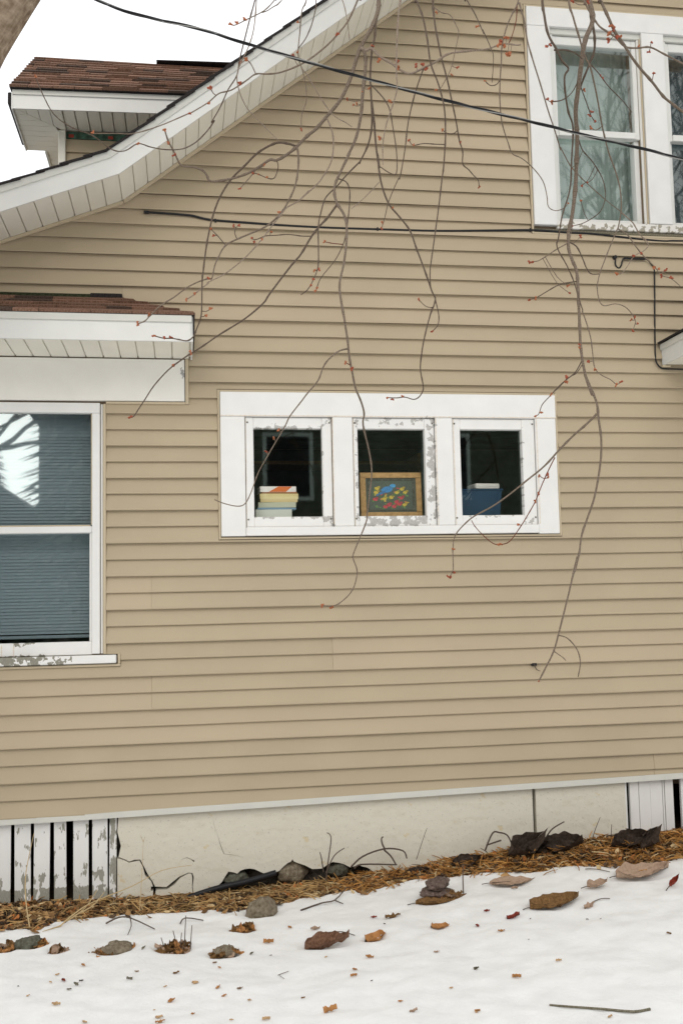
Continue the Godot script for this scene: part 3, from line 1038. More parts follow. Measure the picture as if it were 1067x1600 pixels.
func crack(path: Array, w0: float, w1: float) -> PackedVector2Array:
	# a jagged wedge along a path of points
	var p := pl(path)
	var l := PackedVector2Array()
	var r := PackedVector2Array()
	for i in p.size():
		var t := (p[min(i + 1, p.size() - 1)] - p[max(i - 1, 0)]).normalized().orthogonal()
		var w := lerpf(w0, w1, float(i) / (p.size() - 1)) * rng.randf_range(0.6, 1.7) * 0.5
		l.append(p[i] + t * w)
		r.append(p[i] - t * w)
	r.reverse()
	l.append_array(r)
	if Geometry2D.is_polygon_clockwise(l):
		l.reverse()
	return l

func build_foundation(house: Node3D) -> void:
	var st := mk()
	# rubble core behind the render coat, and the side walls
	box(st, Vector3(-0.4, -0.4, -0.35), Vector3(2.85, 0.48, -0.14))
	box(st, Vector3(-1.9, -0.4, -7.15), Vector3(-1.8, 0.5, -0.1))
	box(st, Vector3(6.2, -0.4, -7.15), Vector3(6.3, 0.5, -0.1))
	box(st, Vector3(3.5, -0.4, -0.35), Vector3(6.19, 0.48, -0.06))
	box(st, Vector3(-1.79, -0.4, -7.15), Vector3(6.19, 0.49, -7.02))
	var f := put("foundation", st, M.rubble, house)
	var top := func(x: float) -> float: return skirt_y(x) - 0.028
	var main := pl([-0.393, top.call(-0.393), -0.393, 0.0, -0.181, -0.06, 0.0, -0.03, 0.014, 0.011, 0.1, 0.018, 0.191, 0.034, 0.230, 0.069, 0.250, 0.1, 0.270, 0.128, 0.3, 0.122, 0.324, 0.113, 0.345, 0.13, 0.368, 0.137, 0.4, 0.139, 0.430, 0.133, 0.481, 0.107, 0.524, 0.097, 0.580, 0.113, 0.61, 0.14, 0.636, 0.159, 0.655, 0.165, 0.664, 0.18, 0.672, 0.166, 0.692, 0.156, 0.74, 0.138, 0.787, 0.112, 0.847, 0.112, 0.88, 0.132, 0.916, 0.147, 0.95, 0.141, 0.984, 0.131, 1.024, 0.109, 1.077, 0.118, 1.137, 0.098, 1.238, 0.02, 1.402, -0.02, 1.7, 0.02, 2.0, 0.05, 2.222, 0.06, 2.222, top.call(2.222)])
	if Geometry2D.is_polygon_clockwise(main):
		main.reverse()
	var cracks := [
		crack([-0.408, 0.255, -0.392, 0.251, -0.35, 0.235, -0.324, 0.220, -0.29, 0.227, -0.260, 0.228, -0.24, 0.19, -0.222, 0.139, -0.19, 0.1, -0.173, 0.057, -0.181, -0.032, -0.185, -0.08], 0.008, 0.012),
		crack([-0.196, 0.055, -0.143, 0.055, -0.101, 0.052, -0.06, 0.08, -0.024, 0.112, 0.030, 0.135, 0.049, 0.130], 0.02, 0.005),
		crack([0.049, 0.134, 0.057, 0.107, 0.052, 0.054, 0.060, -0.02], 0.005, 0.007),
		crack([-0.012, 0.217, 0.019, 0.227, 0.046, 0.214, 0.065, 0.201], 0.001, 0.006),
		crack([0.180, 0.447, 0.189, 0.4, 0.199, 0.369, 0.214, 0.33, 0.221, 0.299, 0.244, 0.236], 0.0006, 0.0022),
		crack([0.244, 0.236, 0.302, 0.225, 0.369, 0.206], 0.0022, 0.0007),
		crack([-0.392, 0.5, -0.396, 0.402, -0.381, 0.318, -0.392, 0.251], 0.008, 0.014)]
	var pieces := [main]
	# cut into panels first so that no crack ends up as a closed hole
	var cut := []
	for s in [[-0.5, 0.03], [0.03, 0.21], [0.21, 0.31], [0.31, 1.1], [1.1, 2.3]]:
		cut.append_array(within(pieces, rect(s[0], -1, s[1], 1)))
	pieces = cut
	for c in cracks:
		pieces = minus(pieces, c)
	for p in pieces:
		if absf(_area(p)) < 0.0004:
			continue
		st = mk()
		prism(st, p, -0.075, -0.018 + (0.0 if p[0].y > 0.2 else 0.0005))
		put("render_coat", st, M.stucco, f)
	var right := pl([2.243, top.call(2.243), 2.243, 0.05, 2.852, 0.08, 2.852, top.call(2.852)])
	if Geometry2D.is_polygon_clockwise(right):
		right.reverse()
	st = mk()
	prism(st, right, -0.075, -0.014)
	put("render_coat", st, M.stucco, f)

func _area(p: PackedVector2Array) -> float:
	var s := 0.0
	for i in p.size():
		s += p[i].cross(p[(i + 1) % p.size()])
	return s * 0.5

func build_skirting(house: Node3D) -> void:
	var r := Rect2(-1.7, -0.1, 1.35, 0.65)
	var wood := Color(0.36, 0.35, 0.3)
	var pm := flaking("flaking_slats", r, 1200, Color(0.82, 0.82, 0.81), wood, [[Rect2(-1.7, -0.1, 1.24, 0.19), 0.3], [Rect2(-1.7, 0.08, 1.24, 0.09), -0.18], [Rect2(-1.0, 0.2, 0.55, 0.25), -0.42], [Rect2(-0.43, -0.1, 0.05, 0.62), 0.1]], 61, -0.75, [], Vector2(1.5, 0.45))
	var st := mk()
	box(st, Vector3(-1.78, 0.46, -0.4), Vector3(-0.44, 0.5, -0.3))
	var s := put("skirting", st, M.sheathing, house)
	var e := [[-1.62, -1.54], [-1.51, -1.43], [-1.40, -1.305], [-1.285, -1.19], [-1.165, -1.013], [-0.992, -0.9], [-0.878, -0.787], [-0.764, -0.694], [-0.652, -0.563], [-0.541, -0.452], [-0.439, -0.397]]
	for k in e.size():
		st = mk()
		uv_on = true
		uv_box = r
		var x0: float = e[k][0]
		var x1: float = e[k][1]
		var low := -0.03 + rng.randf_range(-0.01, 0.02)
		var lean := rng.randf_range(-0.006, 0.006)
		var poly := pl([x0 + lean, low, x1 + lean, low + 0.006, x1, skirt_y(x1) - 0.03, x0, skirt_y(x0) - 0.03])
		prism(st, poly, -0.043, -0.02 + rng.randf_range(-0.005, 0.0) - (0.012 if k == 10 else 0.0))
		uv_on = false
		put("slat", st, pm, s)
	# right end
	st = mk()
	box(st, Vector3(2.87, 0.46, -0.4), Vector3(3.49, 0.5, -0.3))
	var t := put("skirting", st, M.sheathing, house)
	var edges := [[2.853, 2.864, 0.004], [2.888, 2.948, 0.0], [2.951, 3.028, 0.002], [3.030, 3.112, 0.0], [3.120, 3.131, -0.008], [3.135, 3.192, -0.004], [3.245, 3.32, 0.0], [3.33, 3.42, 0.0]]
	for k in edges.size():
		st = mk()
		var x0: float = edges[k][0]
		var x1: float = edges[k][1]
		prism(st, pl([x0, 0.08, x1, 0.08, x1, skirt_y(x1) - 0.03, x0, skirt_y(x0) - 0.03]), -0.043, -0.02 + edges[k][2])
		put("slat", st, M.white_paint, t)

# ---------------------------------------------------------------- loose things

func grid_mesh(p: Array, wrap: bool, both: bool) -> ArrayMesh:
	# smooth surface through rows of points; both: a second side just below
	var st := mk()
	var nr := p.size()
	var nc: int = p[0].size()
	var nn := []
	for i in nr:
		var row := []
		for j in nc:
			var a: Vector3 = p[min(i + 1, nr - 1)][j] - p[max(i - 1, 0)][j]
			var b: Vector3 = p[i][(j + 1) % nc if wrap else min(j + 1, nc - 1)] - p[i][(j - 1 + nc) % nc if wrap else max(j - 1, 0)]
			var n := b.cross(a)
			if wrap:
				n = n if n.dot(p[i][j]) > 0.0 else -n
				if n.length() < 1e-9:
					n = p[i][j]
			elif n.y < 0.0 and absf(n.normalized().y) > 0.05:
				n = -n
			row.append(n.normalized() if n.length() > 1e-12 else Vector3.UP)
		nn.append(row)
	for i in nr - 1:
		for j in (nc if wrap else nc - 1):
			var k := (j + 1) % nc
			for side in (2 if both else 1):
				var sg := 1.0 if side == 0 else -1.0
				var q := [p[i][j], p[i + 1][j], p[i + 1][k], p[i][k]]
				var m := [nn[i][j] * sg, nn[i + 1][j] * sg, nn[i + 1][k] * sg, nn[i][k] * sg]
				if side == 1:
					for e in 4:
						q[e] -= nn[[i, i + 1, i + 1, i][e]][[j, j, k, k][e]] * 0.0012
				var g: Vector3 = (q[2] - q[0]).cross(q[1] - q[0])
				for o in ([0, 1, 2, 0, 2, 3] if g.dot(m[0] + m[2]) >= 0.0 else [0, 2, 1, 0, 3, 2]):
					vtx(st, q[o], m[o])
	return st.commit()

func rock_mesh(seed_: int, size: Vector3, lump := 0.3) -> ArrayMesh:
	var n := noise(seed_, 0.9, 3)
	var p := []
	for j in 17:
		var row := []
		for i in 26:
			var th := PI * j / 16.0
			var ph := TAU * i / 26.0
			var d := Vector3(sin(th) * cos(ph), cos(th), sin(th) * sin(ph))
			var r := 1.0 + lump * n.get_noise_3dv(d * 1.4) + 0.5 * lump * n.get_noise_3dv(d * 4.0) + 0.2 * lump * n.get_noise_3dv(d * 11.0)
			# a few broken flats
			for k in 3:
				var f := Vector3(sin(seed_ * 1.7 + k * 2.1), 0.5 * cos(seed_ + k * 1.3), cos(seed_ * 0.6 + k * 2.9)).normalized()
				r = min(r, 0.86 / max(d.dot(f), 0.05))
			row.append(d * r * size * 0.5)
		p.append(row)
	return grid_mesh(p, true, false)

# dead leaf: a cupped, crumpled blade; long axis is x
func leaf_mesh(seed_: int, l: float, w: float, cup: float, curl: float, crumple: float, lobed := false) -> ArrayMesh:
	var n := noise(seed_, 1.0, 3)
	var U := 18
	var V := 12
	if l == 1.0:
		U = 10
		V = 6
	var p := []
	for i in U + 1:
		var t := float(i) / U
		var half := w * 0.5 * pow(sin(PI * pow(clampf(t, 0.0, 1.0), 0.75)), 0.9) + 0.004 * w
		half *= 1.0 + 0.12 * n.get_noise_1d(t * 6.0 + 3.0)
		if lobed:
			half *= 0.65 + 0.35 * absf(sin(t * 9.0))
		var row := []
		for j in V + 1:
			var v := float(j) / V * 2.0 - 1.0
			var ribs := 0.012 * w * absf(sin((t * 7.0 - absf(v) * 1.6) * PI))
			var y := cup * w * (v * v + 0.25 * v * v * v) + curl * l * pow(t, 2.2) + crumple * w * n.get_noise_2d(t * 3.0, v * 2.0) - 0.03 * w * exp(-v * v * 60.0) + ribs
			var x := (t - 0.5) * l * (1.0 - 0.25 * absf(curl) * t)
			var zz := v * half * (1.0 - 0.35 * cup) * (1.0 + 0.2 * n.get_noise_2d(t * 5.0 + 9.0, v))
			row.append(Vector3(x, y, zz))
		p.append(row)
	return grid_mesh(p, false, true)

func lay(called: String, mesh: Mesh, m: Material, x: float, z: float, dy: float, rot: Vector3, label: String, category: String, group := "") -> MeshInstance3D:
	var o := MeshInstance3D.new()
	o.mesh = mesh
	o.material_override = m
	o.name = numbered(called)
	add_child(o)
	o.position = Vector3(x, on_snow(x, z) + dy, z)
	o.rotation = rot
	tag(o, label, category, group)
	return o

func stick(called: String, pts: Array, r0: float, r1: float, m: Material, label: String, category: String, group := "", side: Array = []) -> void:
	# pts: x, lift, z triples; lift is above the snow
	var base := Vector3(pts[0], on_snow(pts[0], pts[2]) + pts[1], pts[2])
	var w := []
	for i in range(0, pts.size(), 3):
		w.append(Vector3(pts[i], on_snow(pts[i], pts[i + 2]) + pts[i + 1], pts[i + 2]) - base)
	w = smooth(w, 3)
	var st := mk()
	tube(st, w, taper(w.size(), r0, r1), 5)
	if side.size() > 0:
		var v := []
		for i in range(0, side.size(), 3):
			v.append(Vector3(side[i], on_snow(side[i], side[i + 2]) + side[i + 1], side[i + 2]) - base)
		v = smooth(v, 3)
		tube(st, v, taper(v.size(), r0 * 0.7, r1 * 0.7), 5)
	var o := MeshInstance3D.new()
	o.mesh = st.commit()
	o.material_override = m
	o.name = numbered(called)
	add_child(o)
	o.position = base
	tag(o, label, category, group)

# branches of the maple: first and last radius in mm, hangs from the limb, bark tone, path, buds (place and size)
const BRANCHES := [
	[14.82, 4.234, 1, 1, [1.16, 5.293, 0.913, 1.138, 5.14, 0.958, 1.092, 5.014, 0.977, 1.022, 4.883, 0.97, 0.973, 4.732, 0.948, 0.919, 4.619, 0.909, 0.846, 4.538, 0.863, 0.782, 4.472, 0.826, 0.735, 4.44, 0.803, 0.678, 4.387, 0.777, 0.62, 4.344, 0.756, 0.563, 4.316, 0.737, 0.525, 4.322, 0.726, 0.467, 4.286, 0.711, 0.399, 4.248, 0.698, 0.303, 4.216, 0.685, 0.186, 4.197, 0.68, 0.163, 4.228, 0.684, 0.139, 4.254, 0.69, 0.09, 4.267, 0.702, 0.033, 4.263, 0.717, 0.009, 4.271, 0.728, -0.009, 4.297, 0.748, -0.028, 4.328, 0.775, -0.055, 4.362, 0.815, -0.073, 4.4, 0.862], [-0.073, 4.398, 0.866, 0.014, -0.055, 4.349, 0.811, 0.014, -0.023, 4.306, 0.764, 0.014]],
	[7.596, 3.255, 0, 0, [0.673, 4.388, 0.776, 0.631, 4.407, 0.762, 0.574, 4.419, 0.746, 0.516, 4.401, 0.73, 0.449, 4.361, 0.712, 0.381, 4.294, 0.695, 0.307, 4.219, 0.686, 0.253, 4.135, 0.687, 0.213, 4.043, 0.7, 0.182, 3.931, 0.729, 0.156, 3.792, 0.781, 0.139, 3.664, 0.84, 0.126, 3.549, 0.896, 0.126, 3.569, 0.885, 0.122, 3.464, 0.939, 0.118, 3.332, 1.003, 0.108, 3.274, 1.023, 0.091, 3.228, 1.034, 0.074, 3.183, 1.041, 0.041, 3.159, 1.033, -0.004, 3.171, 1.01, -0.045, 3.182, 0.991, -0.083, 3.185, 0.976, -0.137, 3.204, 0.955], [-0.137, 3.203, 0.959, 0.012, -0.08, 3.183, 0.981, 0.012, -0.045, 3.187, 0.993, 0.012, 0.167, 3.34, 1.023, 0.012, 0.137, 3.301, 1.028, 0.012]],
	[7.231, 3.254, 0, 1, [0.679, 4.382, 0.778, 0.685, 4.31, 0.782, 0.678, 4.226, 0.79, 0.66, 4.139, 0.804, 0.624, 4.052, 0.819, 0.582, 3.975, 0.834, 0.538, 3.921, 0.842, 0.48, 3.874, 0.842, 0.386, 3.832, 0.828, 0.324, 3.805, 0.821, 0.258, 3.767, 0.82, 0.219, 3.693, 0.847, 0.194, 3.625, 0.876, 0.178, 3.544, 0.915, 0.159, 3.543, 0.91, 0.108, 3.528, 0.901, 0.04, 3.491, 0.9, -0.028, 3.434, 0.909, -0.103, 3.383, 0.912, -0.162, 3.318, 0.922, -0.187, 3.291, 0.925, -0.22, 3.278, 0.922], [0.566, 3.968, 0.834, 0.013, 0.159, 3.543, 0.913, 0.013, -0.162, 3.327, 0.923, 0.013, -0.224, 3.277, 0.926, 0.013]],
	[3.589, 2.512, 0, 0, [0.258, 3.767, 0.82, 0.222, 3.83, 0.779, 0.181, 3.885, 0.747], [0.179, 3.883, 0.75, 0.011, 0.194, 3.838, 0.772, 0.011]],
	[3.588, 2.511, 0, 0, [0.324, 3.805, 0.821, 0.312, 3.852, 0.793, 0.321, 3.89, 0.778], [0.307, 3.902, 0.772, 0.011, 0.334, 3.9, 0.781, 0.011]],
	[5.344, 2.85, 0, 2, [0.842, 4.529, 0.86, 0.873, 4.437, 0.866, 0.876, 4.347, 0.867, 0.859, 4.255, 0.869, 0.814, 4.176, 0.864, 0.772, 4.122, 0.86, 0.685, 4.043, 0.849, 0.731, 4.092, 0.851, 0.673, 4.032, 0.848, 0.606, 3.995, 0.835, 0.567, 3.941, 0.844, 0.517, 3.875, 0.856, 0.457, 3.786, 0.881, 0.359, 3.665, 0.913, 0.247, 3.566, 0.928, 0.155, 3.518, 0.922, 0.159, 3.513, 0.926, 0.112, 3.475, 0.93, 0.073, 3.437, 0.936, 0.035, 3.413, 0.935], [0.035, 3.412, 0.939, 0.011, 0.083, 3.443, 0.94, 0.011]],
	[4.006, 2.549, 0, 0, [0.563, 4.316, 0.737, 0.57, 4.272, 0.742, 0.546, 4.205, 0.743, 0.504, 4.212, 0.728, 0.457, 4.238, 0.712, 0.424, 4.25, 0.703], [0.456, 4.236, 0.716, 0.01, 0.428, 4.245, 0.708, 0.01, 0.504, 4.215, 0.732, 0.01]],
	[3.661, 2.563, 0, 1, [0.448, 4.271, 0.707, 0.409, 4.221, 0.702, 0.35, 4.151, 0.699], [0.349, 4.15, 0.703, 0.01, 0.491, 4.291, 0.721, 0.01]],
	[8.111, 2.821, 1, 0, [1.154, 5.28, 0.916, 1.122, 5.057, 0.977, 1.106, 4.944, 0.995, 1.089, 4.872, 0.998, 1.076, 4.722, 0.996, 1.079, 4.616, 0.991, 1.083, 4.483, 0.98, 1.075, 4.388, 0.971, 1.053, 4.312, 0.961, 1.01, 4.227, 0.948, 1.012, 4.233, 0.948, 0.937, 4.16, 0.927, 0.883, 4.096, 0.92, 0.82, 4.032, 0.915, 0.792, 3.953, 0.937, 0.764, 3.837, 0.984, 0.75, 3.681, 1.069, 0.736, 3.553, 1.141, 0.704, 3.465, 1.182, 0.668, 3.401, 1.205, 0.632, 3.372, 1.208], [0.703, 3.463, 1.186, 0.01, 0.687, 3.431, 1.199, 0.01, 0.739, 3.528, 1.161, 0.01, 0.713, 3.525, 1.153, 0.01, 1.09, 4.901, 0.999, 0.013]],
	[11.521, 2.793, 0, 1, [1.03, 4.913, 0.971, 1.052, 4.847, 0.984, 1.05, 4.757, 0.984, 1.035, 4.625, 0.968, 1.026, 4.514, 0.951, 0.998, 4.384, 0.929, 0.95, 4.281, 0.911, 0.961, 4.295, 0.915, 0.907, 4.187, 0.906, 0.876, 4.114, 0.911, 0.867, 4.047, 0.93, 0.877, 3.975, 0.964, 0.904, 3.9, 1.009, 0.911, 3.816, 1.053, 0.896, 3.688, 1.116, 0.868, 3.552, 1.182, 0.836, 3.433, 1.236, 0.833, 3.338, 1.276, 0.846, 3.202, 1.314, 0.846, 3.194, 1.315, 0.858, 3.103, 1.315, 0.868, 3.024, 1.296, 0.888, 2.95, 1.258, 0.913, 2.877, 1.205, 0.954, 2.814, 1.139, 0.978, 2.762, 1.085, 0.979, 2.707, 1.04, 1.031, 2.584, 0.92, 1.057, 2.481, 0.847, 1.052, 2.372, 0.805, 1.038, 2.259, 0.787, 1.027, 2.193, 0.786, 0.946, 2.022, 0.828, 0.944, 1.989, 0.834, 0.962, 1.918, 0.843, 0.929, 1.82, 0.873, 0.857, 1.753, 0.904, 0.803, 1.733, 0.922, 0.75, 1.738, 0.939], [1.035, 4.631, 0.973, 0.01, 1.07, 4.649, 0.993, 0.01, 0.952, 4.609, 0.928, 0.01, 0.985, 4.569, 0.94, 0.01, 1.003, 4.576, 0.95, 0.01, 0.75, 1.738, 0.943, 0.013, 0.802, 1.724, 0.927, 0.013, 0.88, 2.965, 1.273, 0.013]],
	[7.69, 3.146, 0, 0, [0.877, 3.975, 0.964, 0.818, 3.889, 0.98, 0.763, 3.825, 0.991, 0.717, 3.759, 1.009, 0.655, 3.647, 1.051, 0.603, 3.581, 1.071, 0.477, 3.401, 1.127, 0.438, 3.34, 1.144, 0.339, 3.254, 1.141, 0.208, 3.176, 1.108, 0.126, 3.122, 1.084, 0.061, 3.085, 1.059, 0.012, 3.056, 1.04, -0.063, 3.003, 1.008, -0.138, 2.926, 0.971, -0.188, 2.855, 0.94, -0.222, 2.808, 0.918, -0.247, 2.773, 0.901, -0.264, 2.77, 0.893], [-0.264, 2.77, 0.897, 0.013, -0.038, 3.027, 1.022, 0.013, 0.057, 3.089, 1.06, 0.013]],
	[3.468, 2.428, 0, 0, [0.725, 3.768, 1.007, 0.672, 3.777, 0.979, 0.602, 3.8, 0.935, 0.531, 3.805, 0.901, 0.476, 3.808, 0.877, 0.429, 3.79, 0.868, 0.402, 3.799, 0.852], [0.402, 3.798, 0.856, 0.01, 0.414, 3.768, 0.878, 0.01, 0.509, 3.835, 0.878, 0.01, 0.457, 3.79, 0.882, 0.01]],
	[5.566, 2.619, 0, 1, [0.856, 3.06, 1.308, 0.812, 3.046, 1.311, 0.759, 3.004, 1.307, 0.729, 2.961, 1.296, 0.705, 2.898, 1.273, 0.651, 2.835, 1.248, 0.624, 2.8, 1.231, 0.565, 2.726, 1.196, 0.541, 2.677, 1.171, 0.507, 2.62, 1.143, 0.456, 2.535, 1.11, 0.403, 2.441, 1.084, 0.367, 2.344, 1.072, 0.335, 2.282, 1.073, 0.295, 2.266, 1.079, 0.225, 2.28, 1.083, 0.173, 2.302, 1.079], [0.507, 2.656, 1.166, 0.011, 0.484, 2.617, 1.148, 0.011, 0.444, 2.55, 1.121, 0.011]],
	[3.304, 2.313, 0, 3, [0.887, 2.956, 1.262, 0.876, 2.98, 1.277, 0.848, 2.991, 1.289], [0.847, 2.99, 1.293, 0.01]],
	[4.236, 2.471, 0, 0, [0.896, 4.145, 0.911, 0.934, 4.116, 0.938, 0.948, 4.057, 0.963, 0.94, 3.965, 0.994, 0.921, 3.851, 1.039, 0.896, 3.735, 1.09, 0.86, 3.645, 1.129, 0.823, 3.579, 1.155, 0.743, 3.472, 1.191, 0.716, 3.408, 1.217], [0.715, 3.407, 1.221, 0.011, 0.71, 3.391, 1.228, 0.011]],
	[3.062, 2.381, 0, 3, [0.878, 3.69, 1.109, 0.827, 3.702, 1.086, 0.784, 3.719, 1.06], [0.784, 3.717, 1.064, 0.011]],
	[7.182, 3.42, 1, 0, [1.328, 5.199, 1.082, 1.33, 5.102, 1.125, 1.345, 4.968, 1.186, 1.352, 4.812, 1.237, 1.36, 4.663, 1.262, 1.396, 4.544, 1.274, 1.428, 4.421, 1.26, 1.439, 4.32, 1.232, 1.441, 4.236, 1.209, 1.434, 4.113, 1.185, 1.425, 4.053, 1.18, 1.399, 3.887, 1.188, 1.361, 3.703, 1.224, 1.336, 3.589, 1.253, 1.317, 3.498, 1.276, 1.315, 3.411, 1.288, 1.326, 3.376, 1.286], []],
	[3.338, 2.337, 0, 0, [1.441, 4.236, 1.209, 1.386, 4.239, 1.2, 1.324, 4.246, 1.186, 1.271, 4.242, 1.168, 1.25, 4.272, 1.163], [1.249, 4.27, 1.167, 0.009, 1.27, 4.243, 1.172, 0.009]],
	[7.74, 2.814, 1, 0, [1.477, 5.307, 0.929, 1.454, 5.077, 1.016, 1.457, 4.929, 1.063, 1.47, 4.796, 1.089, 1.498, 4.665, 1.096, 1.523, 4.556, 1.081, 1.552, 4.453, 1.053, 1.578, 4.351, 1.02, 1.6, 4.3, 1.003, 1.603, 4.234, 0.985, 1.64, 4.206, 0.974, 1.673, 4.178, 0.961, 1.702, 4.155, 0.95, 1.708, 4.119, 0.942], [1.582, 4.343, 1.022, 0.011, 1.707, 4.117, 0.946, 0.009]],
	[3.448, 2.414, 0, 0, [1.564, 4.406, 1.038, 1.542, 4.389, 1.03, 1.508, 4.39, 1.026, 1.48, 4.408, 1.025], [1.479, 4.406, 1.029, 0.01]],
	[8.99, 3.804, 0, 2, [1.022, 4.868, 1.023, 1.048, 4.85, 1.034, 1.079, 4.853, 1.047, 1.117, 4.798, 1.069, 1.168, 4.751, 1.098, 1.213, 4.7, 1.125, 1.25, 4.667, 1.146, 1.284, 4.659, 1.165, 1.335, 4.676, 1.193, 1.395, 4.697, 1.223, 1.455, 4.729, 1.25, 1.514, 4.734, 1.277, 1.599, 4.73, 1.311, 1.501, 4.731, 1.272, 1.58, 4.729, 1.304, 1.66, 4.729, 1.33, 1.717, 4.747, 1.345, 1.759, 4.753, 1.353, 1.818, 4.746, 1.36, 1.84, 4.749, 1.362], [1.299, 4.695, 1.177, 0.015, 1.328, 4.698, 1.192, 0.015, 1.346, 4.664, 1.203, 0.015, 1.111, 4.77, 1.073, 0.015, 1.203, 4.751, 1.121, 0.015, 1.212, 4.706, 1.129, 0.015, 1.733, 4.761, 1.352, 0.016, 1.761, 4.787, 1.357, 0.016, 1.749, 4.744, 1.355, 0.016, 1.72, 4.748, 1.35, 0.016, 1.776, 4.692, 1.354, 0.016, 1.764, 4.69, 1.352, 0.016]],
	[5.301, 2.319, 1, 1, [1.887, 5.133, 1.248, 1.857, 5.03, 1.278, 1.824, 4.967, 1.288, 1.787, 4.886, 1.297, 1.755, 4.775, 1.299, 1.751, 4.683, 1.287, 1.75, 4.603, 1.261, 1.76, 4.508, 1.213, 1.791, 4.408, 1.145, 1.847, 4.324, 1.077, 1.88, 4.282, 1.042, 1.949, 4.272, 1.008, 2.033, 4.242, 0.955, 2.11, 4.192, 0.9, 2.144, 4.12, 0.866, 2.157, 4.058, 0.85, 2.209, 4.044, 0.829, 2.268, 4.069, 0.809, 2.303, 4.104, 0.8], [2.302, 4.103, 0.804, 0.008]],
	[3.294, 2.635, 0, 3, [1.857, 5.03, 1.278, 1.84, 4.923, 1.302, 1.807, 4.818, 1.308, 1.789, 4.783, 1.305], []],
	[5.27, 2.306, 0, 1, [1.871, 5.04, 1.278, 1.875, 4.974, 1.298, 1.883, 4.932, 1.308, 1.893, 4.811, 1.316, 1.929, 4.709, 1.293, 1.995, 4.607, 1.223, 2.077, 4.513, 1.113, 2.145, 4.448, 1.025, 2.214, 4.372, 0.934, 2.21, 4.382, 0.943, 2.298, 4.315, 0.861, 2.378, 4.273, 0.808, 2.442, 4.241, 0.774, 2.584, 4.163, 0.721, 2.68, 4.101, 0.708, 2.745, 4.034, 0.717, 2.779, 3.944, 0.747, 2.806, 3.872, 0.78], []],
	[8.399, 3.23, 1, 0, [1.967, 5.058, 1.376, 1.959, 4.89, 1.416, 1.976, 4.785, 1.416, 2.026, 4.722, 1.393, 2.073, 4.674, 1.358, 2.121, 4.651, 1.324, 2.104, 4.614, 1.307, 2.131, 4.551, 1.242, 2.179, 4.487, 1.158, 2.235, 4.435, 1.081, 2.264, 4.294, 0.97, 2.271, 4.146, 0.911, 2.215, 3.978, 0.911, 2.177, 3.825, 0.929, 2.168, 3.815, 0.932, 2.171, 3.766, 0.937, 2.219, 3.67, 0.942, 2.248, 3.58, 0.957, 2.261, 3.499, 0.976, 2.273, 3.417, 0.996, 2.278, 3.387, 1.004], [1.963, 4.723, 1.41, 0.013, 1.987, 4.731, 1.408, 0.013]],
	[17.131, 4.612, 1, 1, [2.275, 5.146, 1.277, 2.279, 5.086, 1.283, 2.296, 4.969, 1.276, 2.253, 4.86, 1.263, 2.246, 4.747, 1.211, 2.256, 4.641, 1.127, 2.272, 4.552, 1.04, 2.319, 4.459, 0.937, 2.342, 4.349, 0.857, 2.352, 4.224, 0.804, 2.332, 4.051, 0.786, 2.295, 3.926, 0.801, 2.295, 3.927, 0.801, 2.285, 3.823, 0.816, 2.302, 3.741, 0.827, 2.319, 3.679, 0.838, 2.312, 3.563, 0.868, 2.299, 3.438, 0.898, 2.289, 3.317, 0.922, 2.284, 3.209, 0.934, 2.292, 3.095, 0.939, 2.311, 2.992, 0.94, 2.339, 2.907, 0.944, 2.302, 3.026, 0.939, 2.335, 2.936, 0.946, 2.361, 2.857, 0.95, 2.369, 2.77, 0.945, 2.38, 2.663, 0.943, 2.375, 2.557, 0.942, 2.353, 2.44, 0.947, 2.312, 2.312, 0.968, 2.269, 2.224, 0.99, 2.199, 2.098, 1.039, 2.155, 1.993, 1.099, 2.095, 1.881, 1.163, 2.139, 1.973, 1.108, 2.04, 1.781, 1.219, 1.947, 1.582, 1.3, 1.906, 1.476, 1.313, 1.859, 1.386, 1.304, 1.827, 1.321, 1.288], [2.274, 3.208, 0.936, 0.011, 2.277, 3.189, 0.938, 0.011, 1.826, 1.321, 1.292, 0.008]],
	[4.259, 2.949, 0, 1, [1.935, 1.557, 1.305, 1.983, 1.54, 1.315, 2.031, 1.481, 1.319, 2.05, 1.414, 1.309, 2.043, 1.338, 1.288], []],
	[3.271, 2.29, 0, 1, [1.906, 1.476, 1.313, 1.952, 1.442, 1.317, 1.969, 1.425, 1.315], []],
	[7.72, 2.807, 0, 1, [2.361, 2.8, 0.943, 2.311, 2.747, 0.91, 2.244, 2.685, 0.868, 2.174, 2.612, 0.829, 2.091, 2.519, 0.793, 1.987, 2.435, 0.76, 1.889, 2.358, 0.741, 1.789, 2.291, 0.728, 1.679, 2.234, 0.719, 1.615, 2.185, 0.725, 1.559, 2.126, 0.74, 1.533, 2.057, 0.77, 1.519, 1.978, 0.814, 1.507, 1.92, 0.851, 1.482, 1.882, 0.869], [1.53, 2.042, 0.782, 0.011, 1.507, 1.903, 0.867, 0.011, 1.472, 1.883, 0.87, 0.011, 1.486, 1.88, 0.876, 0.011]],
	[4.567, 2.459, 0, 0, [2.286, 3.109, 0.937, 2.248, 3.043, 0.923, 2.202, 3.007, 0.906, 2.148, 2.957, 0.882, 2.113, 2.916, 0.864, 2.073, 2.871, 0.842, 2.057, 2.82, 0.823, 2.035, 2.807, 0.814], [2.2, 3.025, 0.913, 0.011, 2.199, 2.992, 0.907, 0.011, 2.118, 2.925, 0.872, 0.011, 2.033, 2.806, 0.818, 0.011, 2.068, 2.824, 0.831, 0.011]],
